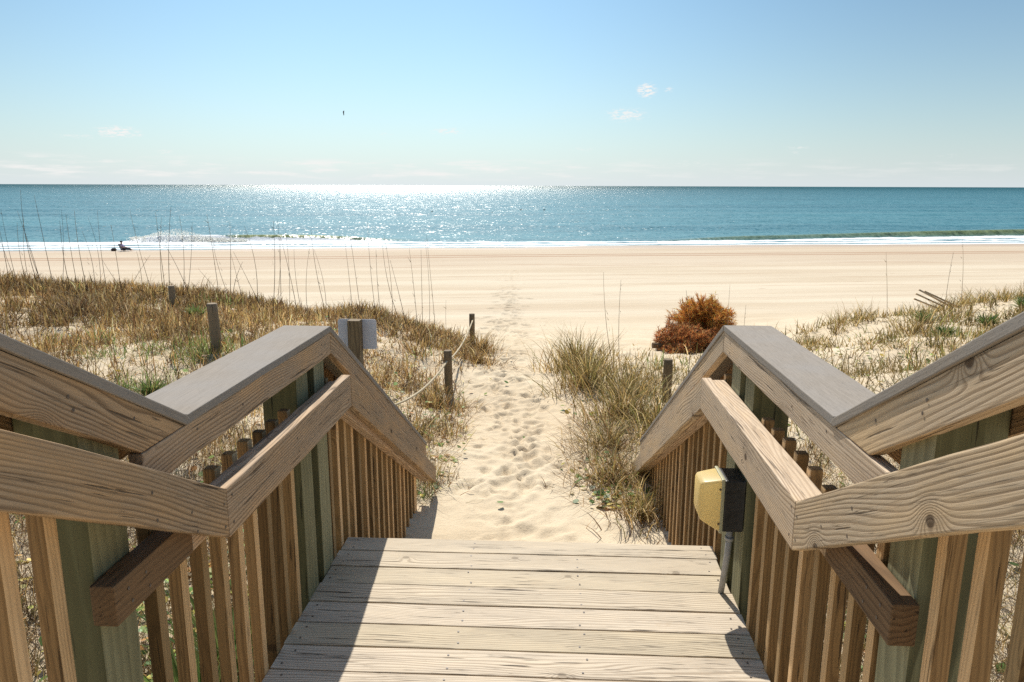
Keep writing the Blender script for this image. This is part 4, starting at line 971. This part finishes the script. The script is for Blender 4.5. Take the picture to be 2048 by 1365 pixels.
for i, (px, py) in enumerate(((863, 425.5), (983, 427), (1041, 421), (1088, 421))):
    d = at(px, py, 100) - Vector((0, 0, EYE)); t = (SEA - EYE) / d.z
    swim_bird(px, py, d.y * t, ['leftmost dark bird floating in the sun glitter, apart from the other three', 'dark floating bird, second from the left and lowest of the three grouped', 'dark floating bird, third from the left of four on the water', 'rightmost of the four dark birds floating on the water'][i])
def fly_bird():
    c = at(687, 227, 78); o = tag(empty('flying_bird', c), 'single small dark bird flying in the clear sky', 'bird')
    x, y, z = c
    skin_body('body', [(x - .03, y, z + .12), (x, y, z), (x + .05, y, z - .2)], [(0, 1), (1, 2)], [.035, .055, .02], M_BIRD, o)
    for s_, pts in ((1, [(0, 0, .05), (-.10, .1, .22), (-.02, .35, .30), (.02, .1, .0)]), (-1, [(0, 0, .02), (.03, -.2, -.12), (.10, -.42, -.26), (.06, -.08, -.1)])):
        bm = bmesh.new(); v0 = [bm.verts.new((x + a, y + b_, z + c_)) for a, b_, c_ in pts]; v1 = [bm.verts.new((x + a + .01, y + b_, z + c_ - .012)) for a, b_, c_ in pts]
        bm.faces.new(v0); bm.faces.new(v1[::-1])
        for i in range(4): bm.faces.new((v0[i], v1[i], v1[(i + 1) % 4], v0[(i + 1) % 4]))
        me = bpy.data.meshes.new('wing'); bm.to_mesh(me); bm.free(); link('wing', me, M_BIRD, o)
fly_bird()

# ------------------------------------------------------------------ camera, sun, sky
cam = bpy.data.cameras.new('camera'); co = bpy.data.objects.new('camera', cam); COL.objects.link(co)
cam.sensor_width = 36; cam.lens = 1480 / 2048 * 36; cam.clip_start = .05; cam.clip_end = 60000
co.matrix_world = Matrix(((RT2.x, UP2.x, -FW.x, 0), (RT2.y, UP2.y, -FW.y, 0), (RT2.z, UP2.z, -FW.z, EYE), (0, 0, 0, 1)))
sc.camera = co
SAZ, SEL = R(-13.1), R(49)
S = Vector((math.sin(SAZ) * math.cos(SEL), math.cos(SAZ) * math.cos(SEL), math.sin(SEL)))
sl = bpy.data.lights.new('sun', 'SUN'); sl.energy = 5.0; sl.angle = R(.5); sl.color = (1, .95, .86)
so = bpy.data.objects.new('sun', sl); COL.objects.link(so); so.rotation_mode = 'QUATERNION'; so.rotation_quaternion = S.to_track_quat('Z', 'Y')
wd = bpy.data.worlds.new('World'); sc.world = wd; wd.use_nodes = True; nt = wd.node_tree
for n in list(nt.nodes): nt.nodes.remove(n)
g = G(nt)
sky = nt.nodes.new('ShaderNodeTexSky'); sky.sky_type = 'NISHITA'; sky.sun_disc = False; sky.sun_elevation = SEL; sky.sun_rotation = SAZ
sky.altitude = 0; sky.air_density = 1.0; sky.dust_density = .6; sky.ozone_density = 2.2
D = g.vm('NORMALIZE', nt.nodes.new('ShaderNodeTexCoord').outputs['Generated']); dx, dy, dz = g.sep(D)
az = g.m('ARCTAN2', dx, dy); el = g.m('ARCSINE', dz)
fog = g.noise(g.comb(g.m('MULTIPLY', az, 14.), g.m('MULTIPLY', el, 120.), 0.), 1., 5, .6)
tot = g.m('MULTIPLY', g.m('MULTIPLY', g.rng(fog, .45, .68), g.m('MULTIPLY', g.rng(el, R(2.1), R(1.5)), g.rng(el, R(.2), R(.8)))), g.rng(az, .18, -.1, .25, .8))
puff = g.noise(g.comb(g.m('MULTIPLY', az, 130.), g.m('MULTIPLY', el, 420.), 2.), 1., 4, .65)
for px, py, rx, ry, am in ((235, 264, 26, 7, .9), (157, 272, 34, 4, .5), (278, 270, 7, 3, .6), (895, 263, 26, 5, .7), (772, 269, 12, 3, .5), (1252, 230, 30, 9, .8), (1293, 181, 14, 9, 1.), (1336, 180, 9, 4, .6), (1594, 296, 18, 4, .5), (1592, 306, 14, 3, .4), (330, 304, 14, 4, .5), (1165, 299, 24, 4, .45), (60, 266, 14, 3, .3), (1380, 328, 60, 6, .4), (1900, 312, 22, 4, .35)):
    d = (at(px, py, 100) - Vector((0, 0, EYE))).normalized(); a0 = math.atan2(d.x, d.y); e0 = math.asin(d.z)
    q = g.m('ADD', g.m('POWER', g.m('DIVIDE', g.m('SUBTRACT', az, a0), rx / 1480 * 1.1), 2.), g.m('POWER', g.m('DIVIDE', g.m('SUBTRACT', el, e0), ry / 1480 * 1.2), 2.))
    b = g.m('MULTIPLY', g.m('EXPONENT', g.m('MULTIPLY', q, -.8)), am)
    b = g.rng(g.m('MULTIPLY', b, g.m('MULTIPLY', g.rng(puff, .36, .62), 1.5)), .12, .95, 0, am)
    tot = g.m('MAXIMUM', tot, b)
hz = g.m('EXPONENT', g.m('MULTIPLY', g.m('MAXIMUM', el, 0.), -1 / R(6.3)))
base = g.vm('MULTIPLY', sky.outputs[0], (.64, .86, .90))
base = g.mix(g.m('MULTIPLY', hz, .92), base, (5.9, 6.4, 6.7))
away = g.rng(g.m('ABSOLUTE', g.m('SUBTRACT', az, SAZ)), R(4), R(42), 1.06, .74); away = g.m('ADD', g.m('MULTIPLY', away, g.m('SUBTRACT', 1., g.m('MULTIPLY', hz, .75))), g.m('MULTIPLY', hz, .75)); base = g.vm('MULTIPLY', base, g.comb(away, away, away))
base = g.mix(g.rng(el, R(19), R(40)), base, g.vm('MULTIPLY', sky.outputs[0], (1.5, 1.36, 1.15)))
col = g.mix(g.m('MULTIPLY', tot, .95), base, (7.3, 7.15, 7.0))
bg = nt.nodes.new('ShaderNodeBackground'); g.set(bg.inputs[0], col); bg.inputs[1].default_value = .11
wo = nt.nodes.new('ShaderNodeOutputWorld'); nt.links.new(bg.outputs[0], wo.inputs[0])
sc.view_settings.view_transform = 'Standard'; sc.view_settings.look = 'None'; sc.view_settings.exposure = .22; sc.view_settings.gamma = 1
sc.cycles.max_bounces = 6; sc.cycles.diffuse_bounces = 4; sc.cycles.glossy_bounces = 3; sc.cycles.transparent_max_bounces = 6
sc.cycles.use_denoising = False; sc.cycles.sample_clamp_indirect = 8
